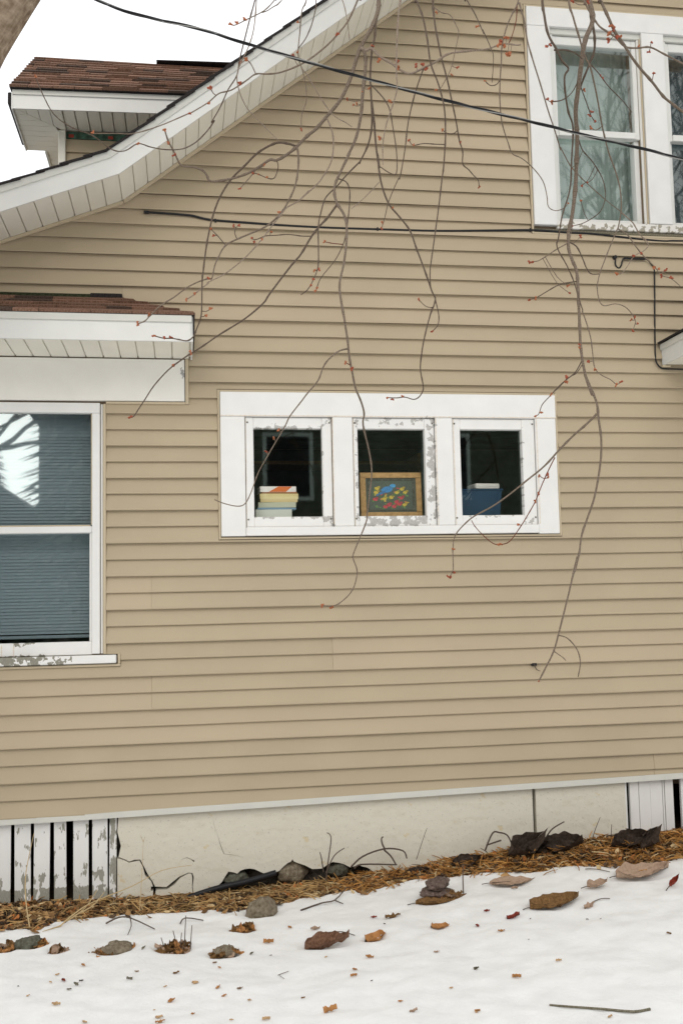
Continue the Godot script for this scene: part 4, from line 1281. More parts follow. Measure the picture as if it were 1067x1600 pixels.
	[4.309, 2.514, 0, 3, [2.146, 2.565, 0.816, 2.107, 2.488, 0.804, 2.063, 2.4, 0.803, 2.019, 2.311, 0.815, 1.966, 2.232, 0.829, 1.906, 2.153, 0.849, 1.836, 2.076, 0.87, 1.785, 2.06, 0.858, 1.748, 2.07, 0.834, 1.706, 2.122, 0.783, 1.674, 2.174, 0.744, 1.661, 2.209, 0.725], [2.059, 2.462, 0.791, 0.012, 2.102, 2.467, 0.81, 0.012, 2.102, 2.449, 0.813, 0.012, 2.04, 2.355, 0.811, 0.012, 2.017, 2.308, 0.82, 0.012, 1.907, 2.173, 0.84, 0.012, 1.775, 2.06, 0.858, 0.012, 1.788, 2.063, 0.862, 0.012]],
	[4.164, 2.429, 0, 1, [2.274, 3.387, 1.003, 2.293, 3.287, 1.027, 2.302, 3.209, 1.043, 2.304, 3.132, 1.053, 2.311, 3.038, 1.06, 2.345, 2.994, 1.075, 2.383, 2.967, 1.095, 2.409, 2.937, 1.108], [2.409, 2.931, 1.114, 0.012, 2.434, 2.947, 1.128, 0.012, 2.28, 3.081, 1.053, 0.012, 2.313, 3.028, 1.066, 0.012]],
	[3.161, 2.458, 0, 0, [2.292, 3.095, 0.939, 2.256, 3.041, 0.925, 2.212, 3.016, 0.91, 2.161, 2.964, 0.887, 2.118, 2.925, 0.867], [2.197, 3.02, 0.911, 0.011, 2.198, 2.996, 0.907, 0.011]],
	[4.991, 2.852, 0, 0, [2.314, 3.607, 0.856, 2.244, 3.592, 0.868, 2.178, 3.569, 0.883, 2.099, 3.521, 0.906, 2.032, 3.48, 0.926, 1.987, 3.465, 0.939], [1.985, 3.464, 0.943, 0.012, 2.025, 3.475, 0.932, 0.012]],
	[4.312, 2.875, 0, 1, [2.283, 3.854, 0.812, 2.206, 3.807, 0.838, 2.134, 3.756, 0.865, 2.064, 3.711, 0.892, 2.001, 3.694, 0.915], [2, 3.692, 0.919, 0.012, 2.028, 3.696, 0.909, 0.012, 2.376, 3.908, 0.786, 0.012, 2.325, 3.969, 0.793, 0.012, 2.25, 3.527, 0.884, 0.011, 2.249, 3.573, 0.875, 0.011]],
	[8.558, 5.266, 0, 0, [2.285, 4.993, 1.281, 2.313, 4.898, 1.254, 2.322, 4.824, 1.219, 2.302, 4.761, 1.193, 2.277, 4.686, 1.152, 2.267, 4.644, 1.123], []],
	[6.447, 2.579, 1, 1, [2.11, 5.063, 1.387, 2.128, 4.901, 1.404, 2.169, 4.803, 1.378, 2.212, 4.733, 1.333, 2.268, 4.693, 1.28, 2.33, 4.626, 1.192, 2.378, 4.574, 1.117, 2.432, 4.509, 1.028, 2.476, 4.457, 0.964, 2.533, 4.383, 0.892, 2.59, 4.309, 0.84, 2.63, 4.215, 0.808, 2.635, 4.086, 0.805, 2.598, 3.956, 0.829, 2.591, 3.946, 0.832, 2.523, 3.822, 0.868, 2.462, 3.709, 0.906, 2.422, 3.632, 0.933, 2.39, 3.545, 0.962, 2.384, 3.46, 0.991, 2.404, 3.417, 1.008, 2.468, 3.427, 1.017, 2.516, 3.406, 1.038, 2.543, 3.355, 1.07, 2.549, 3.301, 1.098, 2.524, 3.246, 1.109], [2.521, 3.242, 1.114, 0.01, 2.555, 3.288, 1.11, 0.01, 2.529, 3.314, 1.088, 0.01, 2.551, 3.329, 1.09, 0.01]],
	[9.533, 7.15, 1, 1, [2.109, 4.824, 1.767, 2.123, 4.773, 1.768, 2.171, 4.695, 1.747, 2.219, 4.641, 1.713, 2.282, 4.611, 1.667, 2.351, 4.579, 1.608, 2.437, 4.553, 1.537, 2.537, 4.529, 1.46, 2.639, 4.495, 1.38, 2.718, 4.476, 1.335, 2.801, 4.454, 1.295, 2.952, 4.392, 1.248], [2.204, 4.65, 1.726, 0.015, 2.175, 4.623, 1.731, 0.015, 2.185, 4.595, 1.714, 0.015, 2.23, 4.625, 1.705, 0.015, 2.193, 4.661, 1.735, 0.015, 2.247, 4.627, 1.697, 0.015]],
	[6.535, 4.455, 1, 1, [2.025, 4.809, 1.78, 2.035, 4.728, 1.789, 2.102, 4.646, 1.764, 2.155, 4.63, 1.738, 2.222, 4.621, 1.703, 2.296, 4.602, 1.654, 2.386, 4.622, 1.614, 2.476, 4.652, 1.58, 2.587, 4.653, 1.521, 2.732, 4.648, 1.449, 2.892, 4.629, 1.384], [2.474, 4.67, 1.595, 0.01, 2.468, 4.628, 1.575, 0.01, 2.388, 4.628, 1.62, 0.01, 1.958, 4.735, 1.802, 0.013, 2.044, 4.745, 1.79, 0.013]],
	[2.859, 2.224, 0, 3, [2.537, 4.529, 1.46, 2.536, 4.564, 1.488], [2.534, 4.561, 1.492, 0.011]],
	[3.725, 2.371, 0, 0, [2.269, 4.658, 1.133, 2.35, 4.598, 1.034, 2.389, 4.567, 0.984, 2.429, 4.549, 0.946], [2.299, 4.648, 1.113, 0.012, 2.376, 4.562, 0.993, 0.012, 2.428, 4.546, 0.948, 0.012, 2.388, 4.579, 1, 0.012]],
	[3.812, 2.426, 0, 1, [2.449, 4.499, 1.01, 2.43, 4.48, 1.006, 2.398, 4.464, 1.012, 2.364, 4.468, 1.034], [2.362, 4.466, 1.038, 0.012]],
	[5.297, 2.317, 0, 0, [2.242, 4.819, 1.251, 2.287, 4.771, 1.207, 2.383, 4.741, 1.135, 2.473, 4.71, 1.058, 2.591, 4.685, 0.968, 2.692, 4.652, 0.887], [2.417, 4.728, 1.109, 0.01, 2.395, 4.736, 1.13, 0.01]],
	[4.396, 2.367, 0, 0, [2.089, 4.553, 1.141, 2.158, 4.575, 1.124, 2.215, 4.618, 1.13, 2.243, 4.678, 1.164, 2.242, 4.719, 1.194], [2.055, 4.554, 1.163, 0.011, 2.086, 4.554, 1.148, 0.011, 2.093, 4.545, 1.138, 0.011]],
	[5.529, 3.252, 0, 0, [2.037, 4.742, 1.342, 2.106, 4.755, 1.328, 2.17, 4.755, 1.306, 2.23, 4.741, 1.272], []],
	[4.586, 2.469, 0, 0, [2.338, 4.441, 0.915, 2.379, 4.405, 0.869, 2.463, 4.366, 0.81, 2.546, 4.295, 0.751, 2.573, 4.215, 0.728, 2.566, 4.156, 0.725, 2.522, 4.079, 0.735, 2.415, 4.004, 0.764, 2.333, 3.972, 0.787], [2.439, 4.248, 0.78, 0.011, 2.393, 4.221, 0.791, 0.011, 2.39, 4.137, 0.777, 0.011, 2.311, 4.3, 0.852, 0.011]],
	[4.655, 2.507, 0, 1, [2.596, 3.946, 0.831, 2.65, 3.905, 0.842, 2.683, 3.826, 0.873, 2.706, 3.767, 0.903, 2.729, 3.718, 0.933, 2.751, 3.669, 0.966, 2.766, 3.607, 1.009, 2.807, 3.578, 1.043, 2.834, 3.513, 1.099], [2.701, 3.771, 0.904, 0.013, 2.747, 3.668, 0.97, 0.013, 2.799, 3.641, 1.003, 0.013, 2.762, 3.602, 1.014, 0.013, 2.806, 3.579, 1.046, 0.013, 2.767, 3.656, 0.983, 0.013]],
	[3.955, 2.157, 0, 2, [2.632, 4.056, 0.809, 2.697, 3.995, 0.817, 2.722, 3.917, 0.842, 2.761, 3.853, 0.872, 2.733, 3.801, 0.892, 2.656, 3.756, 0.9, 2.602, 3.688, 0.923, 2.551, 3.632, 0.942, 2.524, 3.635, 0.937], [2.655, 3.757, 0.903, 0.013, 2.522, 3.634, 0.941, 0.013]],
	[5.033, 2.876, 0, 0, [2.284, 3.864, 0.81, 2.342, 3.84, 0.8, 2.374, 3.758, 0.812, 2.386, 3.706, 0.824, 2.41, 3.664, 0.834, 2.466, 3.664, 0.833], []],
	[5.333, 2.667, 1, 0, [0.415, 5.038, 1.216, 0.412, 4.987, 1.215, 0.382, 4.874, 1.213, 0.353, 4.764, 1.19, 0.33, 4.681, 1.155, 0.316, 4.612, 1.112, 0.269, 4.545, 1.079, 0.231, 4.473, 1.035, 0.182, 4.399, 0.993, 0.198, 4.41, 0.996, 0.161, 4.362, 0.973, 0.097, 4.299, 0.956, 0.023, 4.254, 0.961, -0.067, 4.23, 0.994, -0.147, 4.219, 1.04, -0.212, 4.213, 1.087, -0.279, 4.165, 1.098, -0.344, 4.15, 1.138, -0.435, 4.174, 1.238, -0.536, 4.179, 1.312, -0.613, 4.213, 1.373, -0.659, 4.284, 1.426, -0.692, 4.361, 1.455], [-0.691, 4.362, 1.46, 0.011, -0.212, 4.211, 1.091, 0.011]],
	[4.626, 2.313, 1, 2, [0.42, 5.01, 1.261, 0.403, 4.817, 1.244, 0.374, 4.719, 1.219, 0.33, 4.632, 1.189, 0.314, 4.578, 1.156, 0.33, 4.524, 1.106, 0.367, 4.471, 1.055, 0.408, 4.436, 1.027, 0.468, 4.388, 1.005, 0.548, 4.312, 0.998], []],
	[4.294, 2.643, 1, 1, [0.529, 5.007, 1.263, 0.513, 4.962, 1.269, 0.453, 4.885, 1.288, 0.355, 4.807, 1.322, 0.297, 4.762, 1.342, 0.273, 4.757, 1.355], [0.272, 4.755, 1.359, 0.012, 0.306, 4.771, 1.344, 0.012, 0.35, 4.807, 1.329, 0.012]],
	[3.646, 2.651, 1, 1, [0.574, 5.021, 1.246, 0.493, 4.911, 1.274, 0.443, 4.872, 1.291], []],
	[7.227, 2.753, 1, 1, [1.02, 5.179, 1.049, 1.002, 5.127, 1.061, 0.944, 4.993, 1.082, 0.881, 4.905, 1.082, 0.8, 4.823, 1.068, 0.691, 4.746, 1.043, 0.571, 4.695, 1.026, 0.491, 4.677, 1.028, 0.425, 4.667, 1.039, 0.37, 4.628, 1.031, 0.291, 4.575, 1.023, 0.222, 4.546, 1.033, 0.163, 4.497, 1.021, 0.074, 4.437, 1.018, 0.052, 4.425, 1.022, -0.099, 4.338, 1.045, -0.235, 4.268, 1.087, -0.322, 4.241, 1.135, -0.439, 4.205, 1.196], [0.878, 4.902, 1.085, 0.014, 0.171, 4.553, 1.078, 0.014, 0.34, 4.614, 1.038, 0.014, 0.635, 4.775, 1.055, 0.014, -0.438, 4.207, 1.204, 0.012, 0.058, 4.426, 1.025, 0.012, 0.169, 4.496, 1.022, 0.012, 0.174, 4.554, 1.077, 0.012]],
	[3.792, 2.758, 0, 1, [0.425, 4.667, 1.039, 0.399, 4.702, 1.07, 0.368, 4.722, 1.096], [0.365, 4.719, 1.1, 0.015, 0.338, 4.693, 1.097, 0.015]],
	[4.505, 2.426, 1, 1, [0.723, 5.18, 1.011, 0.689, 5.062, 1.026, 0.676, 4.935, 1.023, 0.666, 4.819, 1.004, 0.688, 4.746, 0.985, 0.709, 4.673, 0.966, 0.716, 4.581, 0.94, 0.692, 4.508, 0.913, 0.69, 4.432, 0.896], [0.69, 4.43, 0.9, 0.01, 0.664, 4.824, 1.01, 0.01, 0.666, 4.987, 1.033, 0.01]],
	[4.165, 2.777, 1, 0, [0.77, 5.189, 1.002, 0.761, 5.051, 1.018, 0.717, 4.92, 1.019, 0.666, 4.847, 1.01], []],
	[3.824, 2.434, 1, 2, [0.916, 5.195, 0.993, 0.943, 5.036, 1.028, 0.952, 4.897, 1.049], []],
	[3.83, 2.438, 0, 2, [0.688, 4.746, 0.985, 0.728, 4.7, 0.977, 0.775, 4.619, 0.968, 0.858, 4.492, 0.976, 0.928, 4.432, 1.006, 0.959, 4.402, 1.02], []],
	[6.751, 2.7, 1, 2, [1.232, 5.148, 1.151, 1.205, 4.996, 1.202, 1.182, 4.834, 1.244, 1.168, 4.658, 1.267, 1.166, 4.591, 1.268, 1.168, 4.516, 1.267, 1.156, 4.455, 1.254, 1.139, 4.405, 1.239, 1.114, 4.329, 1.217, 1.095, 4.222, 1.202, 1.091, 4.106, 1.208], [1.082, 4.26, 1.2, 0.014, 1.134, 4.446, 1.245, 0.014]],
	[4.518, 2.78, 0, 0, [1.08, 4.668, 0.995, 1.14, 4.583, 1.022, 1.174, 4.51, 1.034, 1.191, 4.404, 1.032, 1.207, 4.267, 1.034, 1.202, 4.137, 1.04, 1.166, 4.141, 1.028, 1.115, 4.189, 1.001], []],
	[6.96, 2.784, 0, 0, [1.082, 4.577, 0.989, 1.092, 4.481, 0.985, 1.102, 4.304, 0.985, 1.114, 4.178, 1.003, 1.107, 4.268, 0.989, 1.113, 4.131, 1.01, 1.128, 4.022, 1.041, 1.153, 3.933, 1.073, 1.201, 3.855, 1.105, 1.249, 3.77, 1.132, 1.276, 3.657, 1.162, 1.31, 3.538, 1.183, 1.347, 3.416, 1.188, 1.366, 3.372, 1.182, 1.333, 3.285, 1.19, 1.348, 3.329, 1.188, 1.313, 3.217, 1.187, 1.292, 3.112, 1.163, 1.289, 3.013, 1.112, 1.313, 2.947, 1.055, 1.323, 2.913, 1.025, 1.306, 2.877, 1.006, 1.272, 2.859, 1.01, 1.216, 2.864, 1.043, 1.163, 2.855, 1.064, 1.11, 2.851, 1.089], [1.109, 2.85, 1.093, 0.01, 1.137, 2.845, 1.074, 0.01, 1.197, 2.863, 1.057, 0.01, 1.164, 3.914, 1.085, 0.01, 1.263, 3.358, 1.224, 0.01]],
	[3.691, 2.349, 0, 0, [1.366, 3.372, 1.182, 1.386, 3.293, 1.168, 1.381, 3.239, 1.161, 1.346, 3.199, 1.167], [1.345, 3.198, 1.171, 0.01]],
	[3.116, 2.077, 0, 2, [1.106, 4.089, 1.017, 1.063, 4.04, 1.014, 1.004, 3.98, 1.013, 0.946, 3.93, 1.012], []],
	[4.688, 2.344, 0, 0, [1.335, 4.671, 1.193, 1.291, 4.54, 1.161, 1.258, 4.393, 1.122, 1.239, 4.238, 1.101, 1.207, 4.082, 1.099, 1.199, 4.078, 1.098, 1.14, 3.945, 1.113, 1.108, 3.837, 1.142, 1.083, 3.766, 1.166], [1.082, 3.764, 1.17, 0.009, 1.09, 3.801, 1.157, 0.009]],
	[4.624, 2.312, 1, 0, [1.559, 5.102, 1.263, 1.563, 5.017, 1.306, 1.588, 4.895, 1.369, 1.615, 4.764, 1.417, 1.612, 4.79, 1.41, 1.643, 4.681, 1.435, 1.658, 4.621, 1.435, 1.656, 4.501, 1.401], [1.586, 4.813, 1.398, 0.01]],
	[3.304, 2.313, 0, 0, [1.752, 4.603, 1.261, 1.733, 4.577, 1.249, 1.698, 4.57, 1.245, 1.666, 4.592, 1.25], [1.665, 4.59, 1.254, 0.008]],
	[3.135, 2.09, 0, 1, [1.46, 5.169, 0.983, 1.497, 5.112, 1.023, 1.538, 5.082, 1.053, 1.563, 4.987, 1.096, 1.567, 4.939, 1.111, 1.542, 4.833, 1.119, 1.512, 4.719, 1.108, 1.459, 4.625, 1.074, 1.442, 4.623, 1.066], [1.55, 4.728, 1.129, 0.01, 1.519, 4.692, 1.113, 0.01, 1.441, 4.621, 1.07, 0.01, 1.47, 5.116, 1.013, 0.01]],
]
# leaf scraps: x, z, size, kind
const FLECKS := [[-0.478, 1.202, 0.028, "o"], [-0.588, 1.309, 0.027, "p"], [-0.549, 1.387, 0.027, "r"], [-0.604, 1.424, 0.02, "p"], [-0.743, 1.445, 0.02, "d"], [-0.469, 1.414, 0.033, "d"], [-0.483, 1.487, 0.046, "g"], [-0.509, 1.546, 0.026, "g"], [-0.249, 1.469, 0.039, "g"], [-0.037, 1.431, 0.033, "b"], [0.049, 1.592, 0.039, "p"], [0.145, 1.283, 0.02, "b"], [0.165, 1.362, 0.023, "o"], [-0.084, 1.616, 0.022, "p"], [-0.056, 1.764, 0.037, "o"], [0.148, 1.675, 0.032, "o"], [0.172, 1.758, 0.025, "o"], [0.243, 1.705, 0.028, "b"], [0.276, 1.839, 0.021, "p"], [-0.126, 1.841, 0.015, "p"], [0.034, 1.95, 0.024, "o"], [-0.104, 1.937, 0.042, "p"], [-0.099, 2, 0.042, "o"], [-0.544, 1.729, 0.047, "p"], [-0.679, 1.59, 0.023, "p"], [-0.406, 1.926, 0.036, "p"], [0.189, 2.045, 0.021, "p"], [-0.221, 1.366, 0.02, "b"], [-0.2, 1.04, 0.032, "g"], [0.552, 0.883, 0.029, "o"], [0.679, 0.938, 0.051, "t"], [0.422, 1.075, 0.053, "o"], [0.328, 1.205, 0.028, "g"], [0.419, 1.254, 0.021, "d"], [0.673, 1.389, 0.02, "p"], [0.873, 1.452, 0.04, "o"], [0.78, 1.585, 0.029, "o"], [0.758, 1.683, 0.032, "o"], [0.825, 1.769, 0.019, "d"], [0.504, 1.878, 0.018, "b"], [0.275, 1.833, 0.018, "p"], [0.602, 2.035, 0.059, "o"], [0.33, 2.054, 0.041, "p"], [0.904, 2.011, 0.024, "o"], [0.93, 2.146, 0.035, "t"], [1.185, 2.199, 0.024, "o"], [1.32, 1.727, 0.032, "g"], [1.195, 1.486, 0.03, "t"], [1.144, 1.939, 0.022, "p"], [1.589, 1.014, 0.033, "r"], [1.482, 1.192, 0.036, "r"], [1.694, 1.14, 0.08, "r"], [1.566, 1.332, 0.042, "o"], [1.763, 1.205, 0.018, "d"], [2.024, 1.32, 0.022, "d"], [2.082, 1.353, 0.018, "d"], [1.689, 1.796, 0.033, "p"], [1.319, 1.723, 0.029, "g"], [1.453, 1.901, 0.041, "o"], [2.304, 1.643, 0.024, "b"], [1.182, 2.203, 0.026, "p"], [1.663, 2.422, 0.029, "p"], [1.649, 1.504, 0.017, "d"], [2.097, 1.176, 0.081, "t"], [1.842, 0.716, 0.039, "t"], [1.008, 0.853, 0.033, "r"], [1.106, 0.879, 0.089, "b"], [1.039, 0.994, 0.025, "d"], [0.954, 1.16, 0.141, "l"], [1.301, 1.128, 0.097, "l"]]

func build_setting() -> void:
	var e := [-0.975, 0.558, -0.854, 0.574, -0.778, 0.647, -0.708, 0.460, -0.566, 0.446, -0.418, 0.432, -0.173, 0.423, -0.023, 0.432, 0.117, 0.402, 0.269, 0.474, 0.425, 0.410, 0.547, 0.443, 0.676, 0.375, 0.846, 0.372, 0.974, 0.354, 1.036, 0.431, 1.191, 0.341, 1.335, 0.285, 1.586, 0.337, 1.816, 0.390, 2.092, 0.521, 2.250, 0.493, 2.401, 0.552, 2.523, 0.611, 2.684, 0.657, 2.810, 0.598, 2.934, 0.585]
	for i in range(0, e.size(), 2):
		edge_x.append(e[i])
		edge_z.append(e[i + 1] - 0.085)
	# x, z, half width, half depth, depth of the melted hollow
	dips = [[0.436, 0.53, 0.11, 0.1, 0.03], [1.40, 0.64, 0.14, 0.12, 0.035], [-0.346, 0.968, 0.1, 0.09, 0.05], [0.195, 1.13, 0.085, 0.08, 0.045], [-0.79, 0.813, 0.085, 0.08, 0.045], [-0.93, 0.87, 0.08, 0.08, 0.05],
		[-0.06, 1.0, 0.1, 0.09, 0.05], [0.312, 0.781, 0.075, 0.07, 0.045], [0.707, 1.166, 0.12, 0.08, 0.028], [1.957, 1.032, 0.15, 0.1, 0.03], [1.886, 0.56, 0.13, 0.09, 0.02], [2.598, 0.763, 0.17, 0.1, 0.025], [0.954, 1.16, 0.07, 0.05, 0.018], [1.301, 1.128, 0.05, 0.04, 0.012], [1.694, 1.14, 0.04, 0.035, 0.01], [-0.64, 0.93, 0.05, 0.06, 0.02]]
	var xs := [-90.0, -50.0, -25.0, -14.0, -9.0, -6.0, -4.5, -3.5, -2.9, -2.5, -2.2]
	var x := -2.0
	while x < 4.6:
		xs.append(x)
		x += 0.022
	xs.append_array([4.8, 5.1, 5.6, 6.4, 8.0, 11.0, 16.0, 26.0, 50.0, 90.0])
	var zs := [-60.0, -30.0, -16.0, -10.0, -8.2, -7.4, -5.0, -3.0, -1.5, -0.8, -0.4, -0.2]
	var z := -0.1
	while z < 3.3:
		zs.append(z)
		z += 0.02
	zs.append_array([3.4, 3.6, 3.9, 4.3, 5.0, 6.0, 7.5, 10.0, 14.0, 20.0, 30.0, 50.0, 90.0])
	sheet("snow", xs, zs, snow_y, M.snow)
	var gx := [-90.0, -30.0, -8.0, -3.0]
	x = -2.0
	while x < 4.6:
		gx.append(x)
		x += 0.05
	gx.append_array([6.0, 9.0, 30.0, 90.0])
	var gz := [-60.0, -20.0, -7.0, -2.0, -0.5]
	z = -0.1
	while z < 3.3:
		gz.append(z)
		z += 0.05
	gz.append_array([4.0, 6.0, 10.0, 20.0, 40.0, 90.0])
	sheet("ground", gx, gz, ground_y, M.soil)

func blob_print(w: int, h: int, bg: Color, blobs: Array, seed_: int) -> StandardMaterial3D:
	# flat print made of soft-edged ellipses: [x, y, rx, ry, turn, colour]
	var im := Image.create(w, h, false, Image.FORMAT_RGB8)
	var n := noise(seed_, 0.08, 3)
	for j in h:
		for i in w:
			var c := bg * (1.0 + 0.25 * n.get_noise_2d(i, j))
			for b in blobs:
				var p := (Vector2(float(i) / w, float(j) / h) - Vector2(b[0], b[1])).rotated(-b[4])
				var d := Vector2(p.x / b[2], p.y / b[3]).length() + 0.25 * n.get_noise_2d(i * 2.0, j * 2.0 + 40.0)
				if d < 1.0:
					c = b[5] * (1.0 + 0.3 * n.get_noise_2d(i * 1.5, j * 1.5))
			im.set_pixel(i, j, c.linear_to_srgb())
	var m := StandardMaterial3D.new()
	m.roughness = 0.6
	m.albedo_texture = ImageTexture.create_from_image(im)
	return m

func build_inside() -> void:
	# books on the inner sill of the left small pane
	var y := 2.3005
	var defs := [[0.474, 0.706, 0.058, 0.0, Color(0.62, 0.66, 0.58), "thick pale green book at the bottom of the stack"],
		[0.482, 0.732, 0.012, 0.03, Color(0.2, 0.32, 0.42), "thin blue book above the pale green one in the stack"],
		[0.492, 0.735, 0.034, -0.02, Color(0.5, 0.52, 0.38), "grey green book in the middle of the stack"],
		[0.502, 0.742, 0.02, 0.03, Color(0.62, 0.5, 0.24), "thin tan book in the middle of the stack"],
		[0.50, 0.748, 0.034, 0.02, Color(0.68, 0.58, 0.28), "yellow book second from the top of the stack"],
		[0.512, 0.742, 0.01, 0.0, Color(0.35, 0.17, 0.07), "thin brown book under the white and orange one"],
		[0.498, 0.732, 0.036, 0.06, Color(0.78, 0.76, 0.7), "white and orange book on top of the stack"]]
	for k in defs.size():
		var d: Array = defs[k]
		var w: float = (d[1] - d[0]) * 0.5
		var h: float = d[2]
		var b := thing("book", d[5] + ", behind the left small pane", "book", Vector3((d[0] + d[1]) * 0.5, y, -0.17), "books stacked on the sill")
		b.rotation.y = d[3]
		var cover := mat("cover_%d" % k, d[4], 0.6)
		var st := mk()
		var c := 0.0025
		box(st, Vector3(-w, 0, -0.08), Vector3(w, c, 0.08))
		box(st, Vector3(-w, h - c, -0.08), Vector3(w, h, 0.08))
		box(st, Vector3(-w, c, 0.076), Vector3(w, h - c, 0.08))
		put("cover", st, cover, b)
		st = mk()
		box(st, Vector3(-w + 0.004, c + 0.0002, -0.076), Vector3(w - 0.004, h - c - 0.0002, 0.0755))
		put("pages", st, M.paper, b)
		if k == defs.size() - 1:
			st = mk()
			prism(st, pl([-0.06, 0.001, 0.05, 0.001, 0.09, h - 0.001, 0.0, h - 0.001]), 0.0802, 0.081)
			put("spine_band", st, mat("orange_band", Color(0.66, 0.18, 0.05), 0.6), b)
		y += h + 0.0006
	# framed picture behind the middle pane
	var p := thing("framed_picture", "wood framed picture of a blue bird among red and yellow flowers", "picture", Vector3(1.362, 2.3005, -0.09))
	var lean := Basis(Vector3.RIGHT, -0.06)
	for f in [[-0.205, 0.0, 0.205, 0.035], [-0.205, 0.262, 0.205, 0.298], [-0.205, 0.0355, -0.168, 0.2615], [0.168, 0.0355, 0.205, 0.2615]]:
		var st := mk()
		box(st, Vector3(f[0], f[1], -0.012), Vector3(f[2], f[3], 0.012), 0.003, Transform3D(lean, Vector3.ZERO))
		put("frame_rail", st, M.pine, p)
	var yel := Color(0.55, 0.42, 0.06)
	var red := Color(0.5, 0.06, 0.07)
	var blobs := [[0.42, 0.33, 0.12, 0.085, -0.5, Color(0.05, 0.22, 0.45)], [0.54, 0.22, 0.06, 0.05, 0.0, Color(0.06, 0.3, 0.55)], [0.3, 0.44, 0.12, 0.03, -0.6, Color(0.04, 0.16, 0.36)]]
	for q in [[0.22, 0.3, yel], [0.2, 0.42, yel], [0.36, 0.6, yel], [0.62, 0.42, yel], [0.72, 0.32, yel], [0.78, 0.42, yel], [0.76, 0.78, yel], [0.5, 0.56, yel], [0.18, 0.62, red], [0.45, 0.78, red], [0.38, 0.84, red], [0.6, 0.7, red], [0.66, 0.76, red], [0.7, 0.58, red], [0.55, 0.83, red]]:
		blobs.append([q[0], q[1], 0.05, 0.042, q[0] * 3.0, q[2]])
		blobs.append([q[0] - 0.04, q[1] + 0.05, 0.03, 0.02, q[0] * 7.0, Color(0.1, 0.2, 0.05)])
		blobs.append([q[0] + 0.035, q[1] - 0.04, 0.03, 0.035, q[0] * 5.0, q[2] * 0.7])
	for q in [[0.3, 0.52, 0.9], [0.56, 0.5, -0.4], [0.5, 0.68, 0.5], [0.68, 0.5, 1.0]]:
		blobs.append([q[0], q[1], 0.07, 0.012, q[2], Color(0.06, 0.13, 0.04)])
	var pr := RandomNumberGenerator.new()
	pr.seed = 9
	for k in 34:
		var tone: Color = [yel, red, Color(0.12, 0.24, 0.06), Color(0.5, 0.2, 0.06)][pr.randi() % 4]
		blobs.insert(pr.randi() % 3, [pr.randf_range(0.14, 0.84), pr.randf_range(0.25, 0.86), pr.randf_range(0.018, 0.04), pr.randf_range(0.012, 0.03), pr.randf() * 3.0, tone])
	var im := blob_print(220, 150, Color(0.075, 0.095, 0.07), blobs, 71)
	var st2 := mk()
	uv_on = true
	uv_box = Rect2(-0.168, 0.035, 0.336, 0.227)
	box(st2, Vector3(-0.168, 0.035, -0.008), Vector3(0.168, 0.262, 0.0))
	uv_on = false
	var panel := put("panel", st2, im, p)
	panel.basis = lean
	for f in [[-0.155, 0.045, 0.155, 0.052], [-0.155, 0.246, 0.155, 0.253], [-0.155, 0.0525, -0.146, 0.2455], [0.146, 0.0525, 0.155, 0.2455]]:
		var st3 := mk()
		box(st3, Vector3(f[0], f[1], 0.0005), Vector3(f[2], f[3], 0.004), 0.001, Transform3D(lean, Vector3.ZERO))
		put("inner_border", st3, M.rock_2, p)
	# blue storage bin with a white folder on it behind the right pane
	var bin := thing("storage_bin", "dark blue storage bin behind the right small pane", "bin", Vector3(2.0, 2.3005, -0.3))
	var st := mk()
	prism(st, pl([-0.13, 0.0, 0.13, 0.0, 0.15, 0.185, -0.15, 0.185]), -0.1, 0.1)
	put("body", st, M.blue_bin, bin)
	st = mk()
	box(st, Vector3(-0.16, 0.1855, -0.105), Vector3(0.16, 0.2, 0.105), 0.004)
	put("lid", st, M.blue_bin, bin)
	var fold := thing("folder", "white folder lying on the blue storage bin", "folder", Vector3(2.045, 2.501, -0.27))
	fold.rotation.y = 0.1
	st = mk()
	box(st, Vector3(-0.09, 0, -0.08), Vector3(0.085, 0.035, 0.08), 0.006)
	put("cover", st, M.paper, fold)
	st = mk()
	box(st, Vector3(-0.088, 0.012, 0.0802), Vector3(0.08, 0.02, 0.082), 0.001)
	put("label_strip", st, M.drip, fold)
	# dim shelf inside, seen through the middle pane
	var shelf := thing("shelf_unit", "dim wooden shelf unit deep inside the room behind the middle pane", "shelf", Vector3(1.3, 0.62, -2.2))
	for k in 5:
		st = mk()
		box(st, Vector3(-0.7, 0.3 + k * 0.5, -0.2), Vector3(0.7, 0.33 + k * 0.5, 0.2), 0.003)
		put("shelf", st, M.pine, shelf)
	for s in [-0.73, 0.7]:
		st = mk()
		box(st, Vector3(s, 0, -0.2), Vector3(s + 0.03, 2.4, 0.2), 0.003)
		put("side", st, M.pine, shelf)
	# blinds in the left window
	var bl := thing("window_blind", "closed blue grey slatted blind behind the tall left window", "blind", Vector3(-1.08, 1.56, -0.12))
	var sm := mk()
	box(sm, Vector3(-0.53, -0.0125, -0.0008), Vector3(0.525, 0.0125, 0.0008), 0.0, Transform3D(Basis(Vector3.RIGHT, -0.35), Vector3.ZERO))
	var slat := sm.commit()
	for k in 68:
		var o := put_mesh("slat", slat, M.blind, bl, Transform3D(Basis(Vector3.BACK, rng.randf_range(-0.0015, 0.0015)), Vector3(0, 0.05 + k * 0.0202, rng.randf_range(-0.001, 0.001))))
		o.rotate_x(rng.randf_range(-0.08, 0.08))
	st = mk()
	box(st, Vector3(-0.53, 0.01, -0.012), Vector3(0.525, 0.03, 0.012), 0.003)
	put("bottom_rail", st, M.blind, bl)
